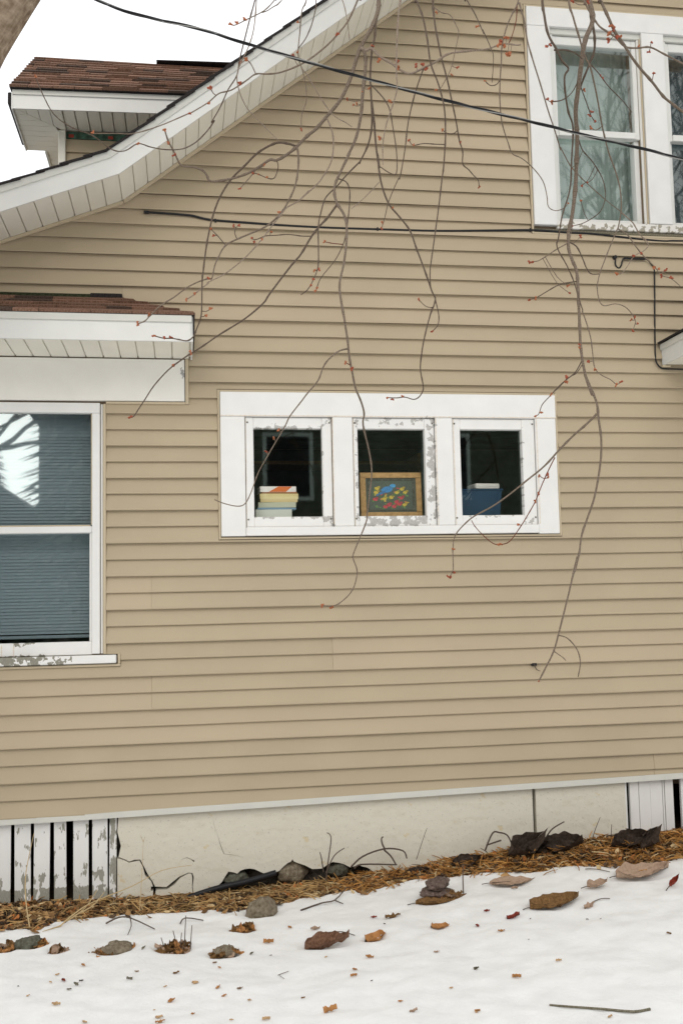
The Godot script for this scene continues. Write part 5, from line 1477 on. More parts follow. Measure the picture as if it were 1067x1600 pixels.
	# curtains upstairs
	for c in [[2.87, 0.33, "curtain", "pale green sheer curtain behind the left upstairs sash", 81], [3.71, 0.33, "dark_curtain", "dark blue green curtain behind the right upstairs sash", 83]]:
		var cu := thing("curtain", c[3], "curtain", Vector3(c[0], 4.3, -0.2))
		var n := noise(c[4], 4.0, 2)
		var s2 := mk()
		var cols := 60
		var pts := []
		for i in cols + 1:
			var t := float(i) / cols * 2.0 - 1.0
			pts.append(Vector2(t * c[1], 0.006 * sin(t * 19.0 + 2.0 * n.get_noise_1d(t)) + 0.01 * n.get_noise_1d(t * 2.0 + 7.0)))
		for i in cols:
			var a: Vector2 = pts[i]
			var b: Vector2 = pts[i + 1]
			quad(s2, Vector3(a.x, 0.05, a.y), Vector3(b.x, 0.05, b.y), Vector3(b.x * 0.99, 1.38, b.y * 0.6), Vector3(a.x * 0.99, 1.38, a.y * 0.6), Vector3.BACK)
			quad(s2, Vector3(a.x, 0.05, a.y - 0.002), Vector3(b.x, 0.05, b.y - 0.002), Vector3(b.x * 0.99, 1.38, b.y * 0.6 - 0.002), Vector3(a.x * 0.99, 1.38, a.y * 0.6 - 0.002), Vector3.FORWARD)
		put("cloth", s2, M[c[2]], cu)
		s2 = mk()
		tube(s2, [Vector3(-0.36, 1.385, 0), Vector3(0.36, 1.385, 0)], [0.008, 0.008], 8)
		put("rod", s2, M.white_metal, cu)

func build_cables() -> void:
	# twisted service drop crossing in front of the gable
	var ctl := [Vector3(-2.6, 5.62, 2.2), Vector3(-1.2, 5.2, 1.75), Vector3(-0.47, 4.915, 1.28), Vector3(0.15, 4.775, 1.25), Vector3(0.42, 4.72, 1.22), Vector3(0.917, 4.613, 1.2), Vector3(1.469, 4.49, 1.2), Vector3(1.943, 4.398, 1.2), Vector3(2.203, 4.345, 1.2), Vector3(2.838, 4.22, 1.2), Vector3(3.9, 4.1, 0.9), Vector3(5.2, 4.05, 0.1)]
	var path := smooth(ctl, 22)
	var sv := thing("service_cable", "twisted black overhead service cable crossing in front of the gable", "cable", path[0])
	var phase := 0.0
	var strands := [[], [], []]
	for i in path.size():
		var t: Vector3 = (path[min(i + 1, path.size() - 1)] - path[max(i - 1, 0)]).normalized()
		var s := t.cross(Vector3.UP).normalized()
		var u := s.cross(t)
		if i > 0:
			phase += path[i].distance_to(path[i - 1]) * 11.0
		for k in 3:
			var a := phase + TAU * k / 3.0
			strands[k].append(path[i] - path[0] + (s * cos(a) + u * sin(a)) * 0.0052)
	for k in 3:
		var st := mk()
		tube(st, strands[k], taper(path.size(), 0.0042, 0.0042) if k < 2 else taper(path.size(), 0.003, 0.003), 6)
		put("strand", st, M.black_rubber if k < 2 else M.bare_wire, sv)
	# cable stapled along the siding
	var c2 := [[-0.208, 4.256], [-0.1, 4.254], [0.0, 4.25], [0.082, 4.245], [0.16, 4.228], [0.245, 4.219], [0.45, 4.211], [0.699, 4.202], [1.0, 4.198], [1.335, 4.2], [1.7, 4.204], [2.1, 4.222], [2.373, 4.234], [2.6, 4.226], [2.806, 4.222], [3.1, 4.2], [3.3, 4.19], [3.444, 4.196], [4.2, 4.2]]
	var w := []
	for q in c2:
		w.append(Vector3(q[0] + 0.208, q[1] - 4.256, 0.0))
	w = smooth(w, 4)
	var wc := thing("wall_cable", "black cable running level along the siding below the gable window", "cable", Vector3(-0.208, 4.256, 0.024))
	var st := mk()
	tube(st, w, taper(w.size(), 0.0075, 0.0075), 6)
	put("sheath", st, M.black_rubber, wc)
	st = mk()
	tube(st, [Vector3(-0.012, 0, 0), Vector3(0.02, 0, 0)], [0.011, 0.011], 8)
	put("end_cap", st, M.black_rubber, wc)
	for x in [0.44, 1.5, 2.55]:
		st = mk()
		var yy := 0.0
		for q in w:
			if absf(q.x - x) < 0.06:
				yy = q.y
		box(st, Vector3(x - 0.005, yy - 0.012, -0.01), Vector3(x + 0.005, yy + 0.012, 0.009), 0.002)
		put("staple", st, M.black_rubber, wc)
	# hooked wire that drops to the porch roof
	var c3 := [2.941, 4.06, 2.939, 4.013, 2.952, 3.992, 2.967, 3.99, 2.982, 4.012, 2.99, 4.04, 3.005, 4.055, 3.09, 4.058, 3.16, 4.058, 3.195, 4.03, 3.218, 3.985, 3.215, 3.85, 3.205, 3.65, 3.198, 3.474, 3.196, 3.363, 3.21, 3.32, 3.24, 3.296, 3.3, 3.292, 3.45, 3.29]
	w = []
	for i in range(0, c3.size(), 2):
		w.append(Vector3(c3[i] - 2.941, c3[i + 1] - 4.06, 0.0))
	w = smooth(w, 4)
	var hw := thing("drop_wire", "thin black wire hooked on the siding and dropping to the porch roof corner", "wire", Vector3(2.941, 4.06, 0.028))
	st = mk()
	tube(st, w, taper(w.size(), 0.0052, 0.0052), 6)
	put("sheath", st, M.black_rubber, hw)
	st = mk()
	tube(st, [Vector3(0, 0.005, -0.02), Vector3(0, 0.005, 0.006)], [0.014, 0.012], 8)
	put("anchor", st, M.black_rubber, hw)
	st = mk()
	box(st, Vector3(0.06, -0.006, -0.012), Vector3(0.22, 0.004, 0.004), 0.002)
	put("clip", st, M.black_rubber, hw)
	# small broken bracket low on the wall
	var br := thing("wall_bracket", "tiny broken dark bracket sticking out of the siding by the longest twig's tip", "bracket", Vector3(2.252, 1.325, 0.01))
	st = mk()
	box(st, Vector3(-0.018, -0.008, 0), Vector3(0.018, 0.012, 0.022), 0.004)
	put("body", st, M.black_rubber, br)
	st = mk()
	tube(st, smooth([Vector3(0.0, 0, 0.02), Vector3(0.01, -0.03, 0.03), Vector3(0.035, -0.042, 0.03)], 3), taper(7, 0.004, 0.002), 5)
	put("prong", st, M.twig, br)

func bud_mesh(seed_: int) -> ArrayMesh:
	var r := RandomNumberGenerator.new()
	r.seed = seed_
	var st := mk()
	for k in 4:
		var d := Vector3(r.randf_range(-1, 1), r.randf_range(-1, 0.6), r.randf_range(-1, 1)).normalized() * (0.0 if k == 0 else 0.75)
		var ax := Vector3(r.randf_range(-1, 1), r.randf_range(-1, 1), r.randf_range(-1, 1)).normalized()
		var pts := []
		var rad := []
		for i in 5:
			var t := i / 4.0
			pts.append(d + ax * (t - 0.5) * 1.5)
			rad.append(0.02 + 0.5 * sin(PI * t))
		tube(st, pts, rad, 6)
	return st.commit()

func build_tree() -> void:
	var base := Vector3(-2.7, 0.03, 1.2)
	var tree := thing("maple_tree", "leaning grey brown maple whose bare twigs with red buds hang over the house", "tree", base)
	var trunk := smooth([Vector3(-2.78, -0.1, 1.2), Vector3(-2.13, 1.6, 1.2), Vector3(-1.65, 2.95, 1.2), Vector3(-1.17, 4.3, 1.2), Vector3(-0.96, 4.8, 1.2), Vector3(-0.4, 5.6, 1.3), Vector3(0.35, 6.1, 1.5), Vector3(1.0, 6.3, 1.7)], 5)
	for i in trunk.size():
		trunk[i] -= base
	var st := mk()
	tube(st, trunk, taper(trunk.size(), 0.22, 0.12), 18)
	put("trunk", st, M.trunk, tree)
	var limb := smooth([Vector3(0.95, 6.29, 1.69), Vector3(1.6, 6.42, 1.65), Vector3(2.4, 6.4, 1.5), Vector3(3.2, 6.3, 1.35), Vector3(4.2, 6.2, 1.2)], 6)
	st = mk()
	var lp := []
	for q in limb:
		lp.append(q - base)
	tube(st, lp, taper(lp.size(), 0.11, 0.045), 12)
	put("limb", st, M.trunk, tree)
	var limb2 := smooth([Vector3(-0.4, 5.6, 1.3), Vector3(-0.2, 5.75, 1.35), Vector3(0.1, 5.8, 1.3), Vector3(0.5, 5.85, 1.2)], 5)
	st = mk()
	lp = []
	for q in limb2:
		lp.append(q - base)
	tube(st, lp, taper(lp.size(), 0.06, 0.02), 10)
	put("limb", st, M.trunk, tree)
	var roots := limb + limb2 + []
	var buds := [bud_mesh(1), bud_mesh(2), bud_mesh(3), bud_mesh(4)]
	for b in BRANCHES:
		var pts := []
		for i in range(0, b[4].size(), 3):
			pts.append(Vector3(b[4][i], b[4][i + 1], b[4][i + 2]))
		var r0: float = b[0] * 0.00088
		if b[2] == 1:
			var top: Vector3 = pts[0]
			var best: Vector3 = roots[0]
			for q in roots:
				if q.distance_to(top + Vector3(0, 0.9, 0)) < best.distance_to(top + Vector3(0, 0.9, 0)):
					best = q
			var dir: Vector3 = (pts[0] - pts[1]).normalized()
			pts.insert(0, (top + dir * 0.35).lerp(best, 0.3))
			pts.insert(0, best)
		var origin: Vector3 = pts[0]
		var w := []
		for q in smooth(pts, 4):
			w.append(q - origin)
		# knobbly taper
		var rad := taper(w.size(), r0, b[1] * 0.00095, 0.8)
		for i in rad.size():
			rad[i] *= 1.0 + (0.22 + 0.14 * sin(i * 2.7)) * float(i % 5 == 0)
		st = mk()
		tube(st, w, rad, 6)
		# stalks of the buds that stand off the twig
		for i in range(0, b[5].size(), 4):
			var bp := Vector3(b[5][i], b[5][i + 1], b[5][i + 2]) - origin
			var near: Vector3 = w[0]
			for q in w:
				if q.distance_squared_to(bp) < near.distance_squared_to(bp):
					near = q
			if near.distance_to(bp) > 0.003:
				var bend := (near + bp) * 0.5 + Vector3(0, -0.15 * near.distance_to(bp), 0)
				tube(st, smooth([near, bend, bp], 3), taper(7, 0.0024, 0.002), 5)
		var o := put("branch", st, M["bark_%d" % b[3]], tree)
		o.position = origin - base
		for i in range(0, b[5].size(), 4):
			var s: float = b[5][i + 3] * 0.88
			var xf := Transform3D(Basis.from_euler(Vector3(rng.randf() * TAU, rng.randf() * TAU, rng.randf() * TAU)).scaled(Vector3.ONE * s), Vector3(b[5][i], b[5][i + 1], b[5][i + 2]) - origin)
			put_mesh("bud_cluster", buds[rng.randi() % 4], M["bud_%d" % (rng.randi() % 2)], o, xf)

func bare_branch(st: SurfaceTool, p: Vector3, d: Vector3, l: float, r: float, depth: int) -> void:
	var pts := [p]
	var q := p
	var dir := d
	for k in 4:
		dir = (dir + Vector3(rng.randf_range(-0.22, 0.22), rng.randf_range(-0.12, 0.2), rng.randf_range(-0.22, 0.22))).normalized()
		q += dir * l * 0.25
		pts.append(q)
	tube(st, pts, taper(5, r, r * 0.62), 5 if r > 0.03 else 3)
	if depth <= 0:
		return
	for k in rng.randi_range(2, 3):
		var nd := (dir + Vector3(rng.randf_range(-0.9, 0.9), rng.randf_range(-0.25, 0.7), rng.randf_range(-0.9, 0.9))).normalized()
		bare_branch(st, pts[4 if k < 2 else 2], nd, l * rng.randf_range(0.62, 0.85), r * 0.6, depth - 1)

func bare_tree(at: Vector3, h: float, lean: Vector3, label: String) -> void:
	var t := thing("bare_tree", label, "tree", at, "trees across the yard")
	var st := mk()
	var r := h * 0.017
	var top := Vector3(0, h * 0.3, 0) + lean * 0.4
	tube(st, smooth([Vector3(0, -0.1, 0), Vector3(0, h * 0.15, 0) + lean * 0.15, top], 4), taper(9, r, r * 0.75), 12)
	put("trunk", st, M.far_bark, t)
	st = mk()
	for k in 5:
		var a := TAU * k / 5.0 + rng.randf()
		bare_branch(st, top - Vector3(0, 0.15 * k, 0), Vector3(cos(a) * 0.5, 1.0, sin(a) * 0.5).normalized(), h * 0.22, r * 0.55, 5)
	put("crown", st, M.far_bark, t)

func build_street() -> void:
	# what the panes mirror: the house and trees on the far side of the yard
	var h := thing("neighbour_house", "dark brown house across the yard, mirrored in the small panes", "house", Vector3(3.6, 0.05, 22.0))
	var st := mk()
	box(st, Vector3(-7.4, -0.2, 0), Vector3(7.6, 7.4, 8.0))
	put("wall", st, M.far_siding, h)
	var boards := mk()
	for k in 36:
		box(boards, Vector3(-7.42, 0.2 + k * 0.2, -0.03), Vector3(7.62, 0.38 + k * 0.2, -0.001))
	put("cladding", boards, M.far_siding, h)
	st = mk()
	var pr := pl([-7.9, 7.2, 8.1, 7.2, 0.1, 10.6])
	prism(st, pr, -0.5, 8.5)
	put("roof", st, M.far_roof, h)
	for q in [[-5.5, 4.6], [-1.2, 4.6], [3.4, 4.6], [-5.5, 1.2], [3.4, 1.2]]:
		var f := mk()
		box(f, Vector3(q[0] - 0.12, q[1] - 0.12, -0.08), Vector3(q[0] + 1.32, q[1] + 1.82, -0.032), 0.01)
		var wf := put("window", f, M.white_paint, h)
		f = mk()
		box(f, Vector3(q[0], q[1], -0.1), Vector3(q[0] + 1.2, q[1] + 1.7, -0.081))
		put("pane", f, M.black_rubber, wf)
	var g := thing("neighbour_garage", "low dark garage beside the brown house across the yard", "garage", Vector3(-9.0, 0.05, 23.0))
	st = mk()
	box(st, Vector3(-5, -0.2, 0), Vector3(5.0, 4.1, 7))
	put("wall", st, M.far_siding, g)
	st = mk()
	prism(st, pl([-5.4, 4.0, 5.3, 4.0, 4.0, 5.1, -4.4, 5.6]), -0.4, 7.4)
	put("roof", st, M.far_roof, g)
	# evergreens against the sky, mirrored in the tall left window
	for q in [[-2.25, 18.5, 9.6, "tall dark evergreen standing before the brown house across the yard"], [-4.75, 19.0, 5.7, "dark evergreen beside the garage across the yard"], [-10.5, 20.0, 8.5, "taller dark evergreen in front of the garage across the yard"]]:
		var t := thing("evergreen_tree", q[3], "tree", Vector3(q[0], 0.04, q[1]), "evergreens across the yard")
		st = mk()
		tube(st, [Vector3(0, -0.1, 0), Vector3(0, q[2] * 0.9, 0)], [0.16, 0.03], 10)
		put("trunk", st, M.far_bark, t)
		st = mk()
		for k in 1600:
			var f := rng.randf()
			var a := rng.randf() * TAU
			var rr: float = q[2] * 0.24 * (1.0 - f) * rng.randf_range(0.5, 1.05) + 0.05
			var p := Vector3(cos(a) * rr, q[2] * (0.08 + 0.92 * f), sin(a) * rr)
			var o := Vector3(cos(a), -0.35, sin(a)) * 0.45
			var s := Vector3(-sin(a), 0, cos(a)) * 0.16
			tri(st, p - o * 0.4 + s, p - o * 0.4 - s, p + o, Vector3.UP)
		put("crown", st, M.fir, t)
	bare_tree(Vector3(9.6, 0.04, 14.0), 16.0, Vector3(0.4, 0, 0), "tall bare tree mirrored in the upstairs panes")
	bare_tree(Vector3(14.5, 0.04, 19.0), 17.0, Vector3(-0.5, 0, 0), "tall bare tree to the right across the yard")
	bare_tree(Vector3(-5.6, 0.04, 15.5), 11.0, Vector3(0.5, 0, 0), "smaller bare tree mirrored in the tall left window")

func build_litter() -> void:
	# leaves and straw heaped along the wall
	var leaf := mk()
	var pts := [Vector3(-0.5, 0, 0), Vector3(-0.15, 0.06, 0.28), Vector3(0.25, 0.12, 0.2), Vector3(0.5, 0.22, 0), Vector3(0.25, 0.1, -0.22), Vector3(-0.15, 0.1, -0.26), Vector3(0, -0.02, 0)]
	for i in 6:
		tri(leaf, pts[6], pts[i], pts[(i + 1) % 6], Vector3.UP)
	var straw := mk()
	tube(straw, [Vector3(-0.5, 0, 0), Vector3(-0.15, 0.07, 0.03), Vector3(0.2, 0.06, -0.02), Vector3(0.5, -0.04, 0.03)], [0.02, 0.028, 0.024, 0.012], 3)
	var kinds := [
		["leaf_litter", leaf.commit(), 7500, 0.022, 0.06, "brown dead leaf fragments heaped along the foundation", "leaves"],
		["straw_litter", straw.commit(), 6500, 0.05, 0.16, "orange brown straw and needles heaped along the foundation", "straw"]]
	for k in kinds:
		var mm := MultiMesh.new()
		mm.transform_format = MultiMesh.TRANSFORM_3D
		mm.use_colors = true
		mm.mesh = k[1]
		mm.instance_count = k[2]
		for i in k[2]:
			var x := rng.randf_range(-1.7, 3.9)
			if k[0] == "straw_litter":
				x = lerpf(-1.2, 3.9, pow(rng.randf(), 0.6))
			var e := edge_at(x)
			var z := lerpf(-0.06, e + 0.005, rng.randf())
			if rng.randf() < 0.06:
				z = e + absf(rng.randfn(0.0, 0.05))
			var gap := 1.0 - 0.75 * smoothstep(-0.1, 0.1, x) * smoothstep(1.15, 0.95, x) * smoothstep(0.25, 0.1, z)
			var lift := gap * rng.randf() * (0.018 + 0.036 * smoothstep(0.8, 1.8, x)) * clampf((e - z) / 0.15 + 0.25, 0.1, 1.0) * (1.0 - 0.5 * smoothstep(0.1, -0.05, z))
			var s := rng.randf_range(k[3], k[4])
			var b := Basis.from_euler(Vector3(rng.randfn(0, 0.45), rng.randf() * TAU, rng.randfn(0, 0.35))).scaled(Vector3(s, s, s))
			mm.set_instance_transform(i, Transform3D(b, Vector3(x, max(ground_y(x, z), snow_y(x, z)) + 0.004 + lift, z)))
			var t := rng.randf()
			var c: Color
			if k[0] == "leaf_litter":
				c = Color(0.2, 0.11, 0.045).lerp(Color(0.56, 0.34, 0.15), t * t)
				if rng.randf() < 0.16: c = Color(0.45, 0.17, 0.05)
				if rng.randf() < 0.15: c = Color(0.07, 0.045, 0.03)
			else:
				c = Color(0.24, 0.1, 0.028).lerp(Color(0.58, 0.3, 0.085), t)
				if x < 0.9: c = Color(0.27, 0.15, 0.06).lerp(Color(0.58, 0.38, 0.16), t)
			# patches of darker and paler material
			var tone := n_ground.get_noise_2d(x * 5.0 + 20.0, z * 5.0)
			c = c * (1.0 + 0.55 * tone)
			if rng.randf() < 0.1: c = Color(0.62, 0.47, 0.26)
			if rng.randf() < 0.12: c = Color(0.1, 0.065, 0.04)
			mm.set_instance_color(i, c)
		var o := MultiMeshInstance3D.new()
		o.name = k[0]
		o.multimesh = mm
		o.material_override = M.litter
		add_child(o)
		o.set_meta("kind", "stuff")
		tag(o, k[5], k[6])

func clump(x: float, z: float, r: float, n: int, label: String) -> void:
	var t := thing("leaf_clump", label, "leaves", Vector3(x, ground_y(x, z), z))
	for k in n:
		var a := rng.randf() * TAU
		var d := sqrt(rng.randf()) * r
		var m: String = ["leaf_brown", "leaf_brown", "leaf_orange", "leaf_tan", "leaf_brown"][rng.randi() % 5]
		var o := put_mesh("leaf", leaf_mesh(100 + k % 5, rng.randf_range(0.05, 0.09), rng.randf_range(0.03, 0.055), 0.25, rng.randf_range(-0.1, 0.3), 0.35), M[m], t)
		o.transform = Transform3D(Basis.from_euler(Vector3(rng.randfn(0, 0.35), rng.randf() * TAU, rng.randfn(0, 0.3))), Vector3(cos(a) * d, 0.008 + rng.randf() * 0.02, sin(a) * d * 0.9))

func upright(called: String, pts: Array, r0: float, r1: float, m: Material, label: String, category: String, more: Array = [], group := "") -> void:
	# stems given as x, y, z triples
	var base := Vector3(pts[0], pts[1], pts[2])
	var st := mk()
	for a in [pts] + more:
		var w := []
		for i in range(0, a.size(), 3):
			w.append(Vector3(a[i], a[i + 1], a[i + 2]) - base)
		w = smooth(w, 4)
		tube(st, w, taper(w.size(), r0, r1), 5)
	var o := MeshInstance3D.new()
	o.mesh = st.commit()
	o.material_override = m
	o.name = numbered(called)
	add_child(o)
	o.position = base
	tag(o, label, category, group)

func build_yard() -> void:
	# stones
	lay("rock", rock_mesh(201, Vector3(0.21, 0.15, 0.16), 0.35), M.rock_0, 0.43, 0.5, 0.02, Vector3(0.1, 0.4, 0.1), "tan pointed rock at the edge of the snow below the broken foundation", "rock", "rocks in the snow")
	lay("rock", rock_mesh(202, Vector3(0.19, 0.06, 0.14), 0.3), M.rock_1, 1.41, 0.60, 0.035, Vector3(0.05, 0.2, -0.04), "purple grey layered stone lying on a brown leaf in the snow", "rock", "rocks in the snow")
	lay("rock", rock_mesh(203, Vector3(0.17, 0.06, 0.13), 0.3), M.rock_1, 1.425, 0.60, 0.082, Vector3(0.02, 0.6, 0.06), "upper slab of the purple grey layered stone", "rock", "rocks in the snow")
	lay("rock", rock_mesh(204, Vector3(0.16, 0.08, 0.13), 0.3), M.rock_0, -0.34, 0.965, 0.02, Vector3(0, 0.3, 0), "rounded tan rock ringed with brown leaves in front of the slats", "rock", "rocks in the snow")
	lay("rock", rock_mesh(205, Vector3(0.13, 0.07, 0.11), 0.3), M.rock_0, 0.2, 1.13, 0.02, Vector3(0, 0.9, 0), "small olive rock half sunk in snow below the tan pointed rock", "rock", "rocks in the snow")
	lay("rock", rock_mesh(206, Vector3(0.15, 0.07, 0.11), 0.35), M.rock_2, -0.80, 0.81, 0.025, Vector3(0, 0.3, 0.25), "grey green flat rock in the snow at the left edge", "rock", "rocks in the snow")
	# stones showing through the hole in the foundation
	for q in [[0.32, 0.07, 0.17, 0.11, 207, "grey rubble stone in the left hole of the foundation"], [0.67, 0.085, 0.2, 0.14, 208, "brown grey rubble stone under the pointed hole of the foundation"], [0.96, 0.09, 0.15, 0.1, 209, "dark rubble stone in the right hole of the foundation"]]:
		var o := lay("rubble_stone", rock_mesh(q[4], Vector3(q[2], q[3], 0.13), 0.3), M.rock_0 if q[4] == 208 else M.rock_2, q[0], -0.075, 0.0, Vector3(0, 0.3, 0.1), q[5], "stone", "stones behind the broken foundation")
		o.position.y = q[1]
	upright("black_pipe", [-0.02, -0.01, 0.03, 0.1, 0.022, 0.025, 0.22, 0.048, 0.02, 0.38, 0.07, 0.01, 0.56, 0.105, -0.01], 0.018, 0.022, M.black_rubber, "black plastic pipe lying along the foot of the broken foundation", "pipe")
	# clumps of wet leaves melted into the snow
	clump(-0.06, 1.0, 0.085, 26, "clump of dark brown leaves with upright stems in the snow")
	clump(0.312, 0.781, 0.06, 16, "small clump of brown leaves just in front of the tan pointed rock")
	clump(-0.35, 0.985, 0.1, 20, "ring of brown leaves around the rounded tan rock")
	clump(0.195, 1.14, 0.075, 14, "brown leaves around the small olive rock")
	clump(-0.93, 0.87, 0.085, 18, "clump of brown leaves at the left edge of the snow")
	clump(-0.76, 0.82, 0.05, 9, "few brown leaves on the grey green flat rock")
	clump(-0.62, 0.93, 0.03, 5, "two or three reddish leaf scraps right of the grey green rock")
	clump(1.5, 0.66, 0.06, 12, "brown leaves beside the purple grey layered stone")
	for q in [[-0.105, 1.0, 0.06], [-0.045, 1.0, 0.09], [-0.022, 1.01, 0.08], [0.0, 1.0, 0.16], [0.03, 1.0, 0.11]]:
		var y := ground_y(q[0], q[1])
		upright("plant_stem", [q[0], y, q[1], q[0] + 0.004, y + q[2] * 0.5, q[1], q[0] + 0.01 * signf(q[0] + 0.04), y + q[2] + 0.02, q[1]], 0.0032, 0.002, M.twig, "short dark stem standing in the clump of dark brown leaves", "stem", [], "stems in the leaf clump")
	upright("plant_stem", [1.56, ground_y(1.56, 0.66), 0.66, 1.56, 0.2, 0.66, 1.565, 0.26, 0.66], 0.004, 0.003, M.twig, "single dark stem standing right of the purple grey stone", "stem")
	# large leaves
	lay("dead_leaf", leaf_mesh(301, 0.31, 0.17, 0.12, 0.06, 0.12), M.leaf_brown, 1.96, 1.03, 0.008, Vector3(0.16, 0.25, 0.02), "large veined brown leaf lying flat in the snow on the right", "leaf", "large dead leaves")
	lay("dead_leaf", leaf_mesh(302, 0.28, 0.13, 0.08, 0.0, 0.08), M.leaf_tan, 1.88, 0.57, 0.02, Vector3(0.15, 0.05, 0.0), "flat pale tan leaf at the snow edge below the black joint", "leaf", "large dead leaves")
	lay("dead_leaf", leaf_mesh(303, 0.36, 0.18, 0.15, 0.08, 0.15), M.leaf_tan, 2.6, 0.74, 0.02, Vector3(0.2, 0.2, -0.02), "big rumpled tan leaf at the right end of the snow edge", "leaf", "large dead leaves")
	lay("dead_leaf", leaf_mesh(304, 0.3, 0.13, 0.12, 0.05, 0.15), M.leaf_brown, 1.42, 0.7, 0.012, Vector3(0.15, 0.1, 0.0), "long reddish brown leaf under the purple grey stone", "leaf", "large dead leaves")
	lay("dead_leaf", leaf_mesh(305, 0.14, 0.08, 0.2, 0.1, 0.2), M.leaf_tan, 2.27, 0.87, 0.015, Vector3(0.2, 0.3, 0.0), "rolled tan leaf above the large veined leaf", "leaf", "large dead leaves")
	lay("dead_leaf", leaf_mesh(306, 0.09, 0.04, 0.5, 0.3, 0.2), M.leaf_red, 2.65, 1.02, 0.015, Vector3(0.3, 0.6, 0.2), "curled dark red leaf near the right edge of the snow", "leaf", "large dead leaves")
	lay("bark_piece", leaf_mesh(307, 0.24, 0.12, 0.35, 0.05, 0.2), M.bark_red, 0.71, 1.16, 0.018, Vector3(0.35, 0.25, 0.1), "reddish brown piece of bark half sunk in the snow", "bark")
	# small stalks on the large leaves
	for o in get_children():
		if String(o.name).begins_with("dead_leaf"):
			var st := mk()
			var ext: AABB = o.mesh.get_aabb()
			var e := ext.position.x
			tube(st, smooth([Vector3(e - 0.05, 0.004, 0.01), Vector3(e, 0.004, 0.0), Vector3(e + ext.size.x * 0.45, 0.003, 0.0)], 3), taper(7, 0.0025, 0.0012), 5)
			put("stalk", st, M.leaf_dark, o)
	# dark curled leaves leaning at the foundation
	for q in [[2.05, 0.16, 0.24, 0.2, 0.55, 0.5, 401, 0.7, "tall cupped black leaf leaning at the black joint of the foundation"], [2.15, 0.2, 0.15, 0.12, 0.5, 0.35, 404, 0.2, "small black leaf crumpled between the two big dark leaves"], [2.34, 0.2, 0.29, 0.19, 0.45, 0.25, 402, -0.35, "wide dark leaf with a raised tip right of the black joint"], [2.72, 0.26, 0.26, 0.17, 0.5, 0.2, 403, 0.3, "dark brown curled leaf drooping near the right boards"], [2.79, 0.33, 0.2, 0.12, 0.6, 0.5, 405, 1.2, "black leaf hanging below the curled leaf near the right boards"], [1.72, 0.14, 0.2, 0.12, 0.4, 0.3, 406, 0.1, "black crumpled leaf left of the black joint"], [1.42, 0.12, 0.16, 0.07, 0.4, 0.1, 407, 0.0, "dark leaf lying on the straw under the bare vine"]]:
		var o := lay("dark_leaf", leaf_mesh(q[6], q[2] * 0.92, q[3] * 0.88, q[4], q[5], 0.16), M.leaf_dark, q[0], q[1], 0.06, Vector3(0.85, q[7], 0.1), q[8], "leaf", "dark curled leaves at the foundation")
		if q[6] in [406, 407]:
			o.position.y -= 0.03
	# twigs
	stick("fallen_twig", [-0.419, 0.012, 0.562, -0.352, 0.03, 0.534, -0.285, 0.03, 0.566, -0.155, 0.008, 0.708], 0.005, 0.003, M.twig, "forked dark twig on the snow below the left slats", "twig", "", [-0.289, 0.03, 0.565, -0.28, 0.02, 0.64, -0.292, 0.004, 0.766])
	stick("fallen_twig", [0.642, 0.006, 0.602, 0.77, 0.012, 0.538, 0.847, 0.016, 0.516, 0.935, 0.03, 0.38], 0.005, 0.0035, M.twig, "straight dark twig pointing at the litter right of the tan rock", "twig", "", [0.847, 0.014, 0.516, 0.886, 0.01, 0.568])
	stick("fallen_twig", [0.736, 0.006, 1.004, 0.807, 0.008, 1.027, 0.862, 0.005, 1.096], 0.003, 0.002, M.twig, "thin grey twig just behind the reddish brown bark", "twig")
	stick("fallen_twig", [0.427, 0.005, 1.533, 0.478, 0.008, 1.523], 0.002, 0.0015, M.twig, "tiny forked twig alone in the middle of the snow", "twig", "", [0.435, 0.005, 1.543, 0.451, 0.005, 1.589])
	stick("fallen_twig", [2.319, 0.006, 0.586, 2.365, 0.01, 0.629, 2.434, 0.006, 0.667], 0.003, 0.002, M.twig, "thin dark twig at the snow edge left of the big rumpled leaf", "twig")
	stick("fallen_twig", [2.129, 0.006, 1.14, 2.186, 0.01, 1.123, 2.239, 0.006, 1.111], 0.003, 0.002, M.twig, "thin dark twig right of the large veined brown leaf", "twig")
	stick("fallen_twig", [-0.02, 0.006, 0.613, 0.008, 0.02, 0.563, 0.106, 0.01, 0.569], 0.004, 0.003, M.twig, "short bent twig behind the leaf clump with stems", "twig")
	stick("bark_strip", [1.489, 0.004, 2.213, 1.564, 0.008, 2.271, 1.666, 0.009, 2.343, 1.77, 0.008, 2.402, 1.84, 0.005, 2.405], 0.0045, 0.006, M.wet_wood, "long grey green bark strip lying at the lower right of the snow", "bark")
	# dry stalks and the bare vine
	upright("dry_stalk", [-0.828, 0.03, 0.5, -0.86, 0.15, 0.42, -0.875, 0.277, 0.32, -0.838, 0.483, 0.28], 0.0045, 0.0015, M.straw, "tall straw coloured stalk leaning on the left slats", "stalk")
	upright("dry_stalk", [-0.66, 0.04, 0.55, -0.608, 0.07, 0.48, -0.509, 0.11, 0.4, -0.287, 0.17, 0.33, -0.124, 0.238, 0.3, 0.047, 0.253, 0.28], 0.0045, 0.0015, M.straw, "long straw coloured stalk bending right over the crack", "stalk", [[-0.63, 0.05, 0.5, -0.543, 0.09, 0.42, -0.48, 0.17, 0.36], [-0.66, 0.04, 0.55, -0.74, 0.05, 0.66], [-0.6, 0.06, 0.45, -0.5, 0.1, 0.42, -0.44, 0.16, 0.38]])
	upright("dry_stalk", [-0.245, 0.05, 0.4, -0.24, 0.2, 0.2, -0.235, 0.36, 0.1], 0.002, 0.001, M.straw, "thin upright straw in front of the foundation crack", "stalk", [[-0.235, 0.36, 0.1, -0.25, 0.4, 0.1], [-0.235, 0.36, 0.1, -0.225, 0.39, 0.1]])
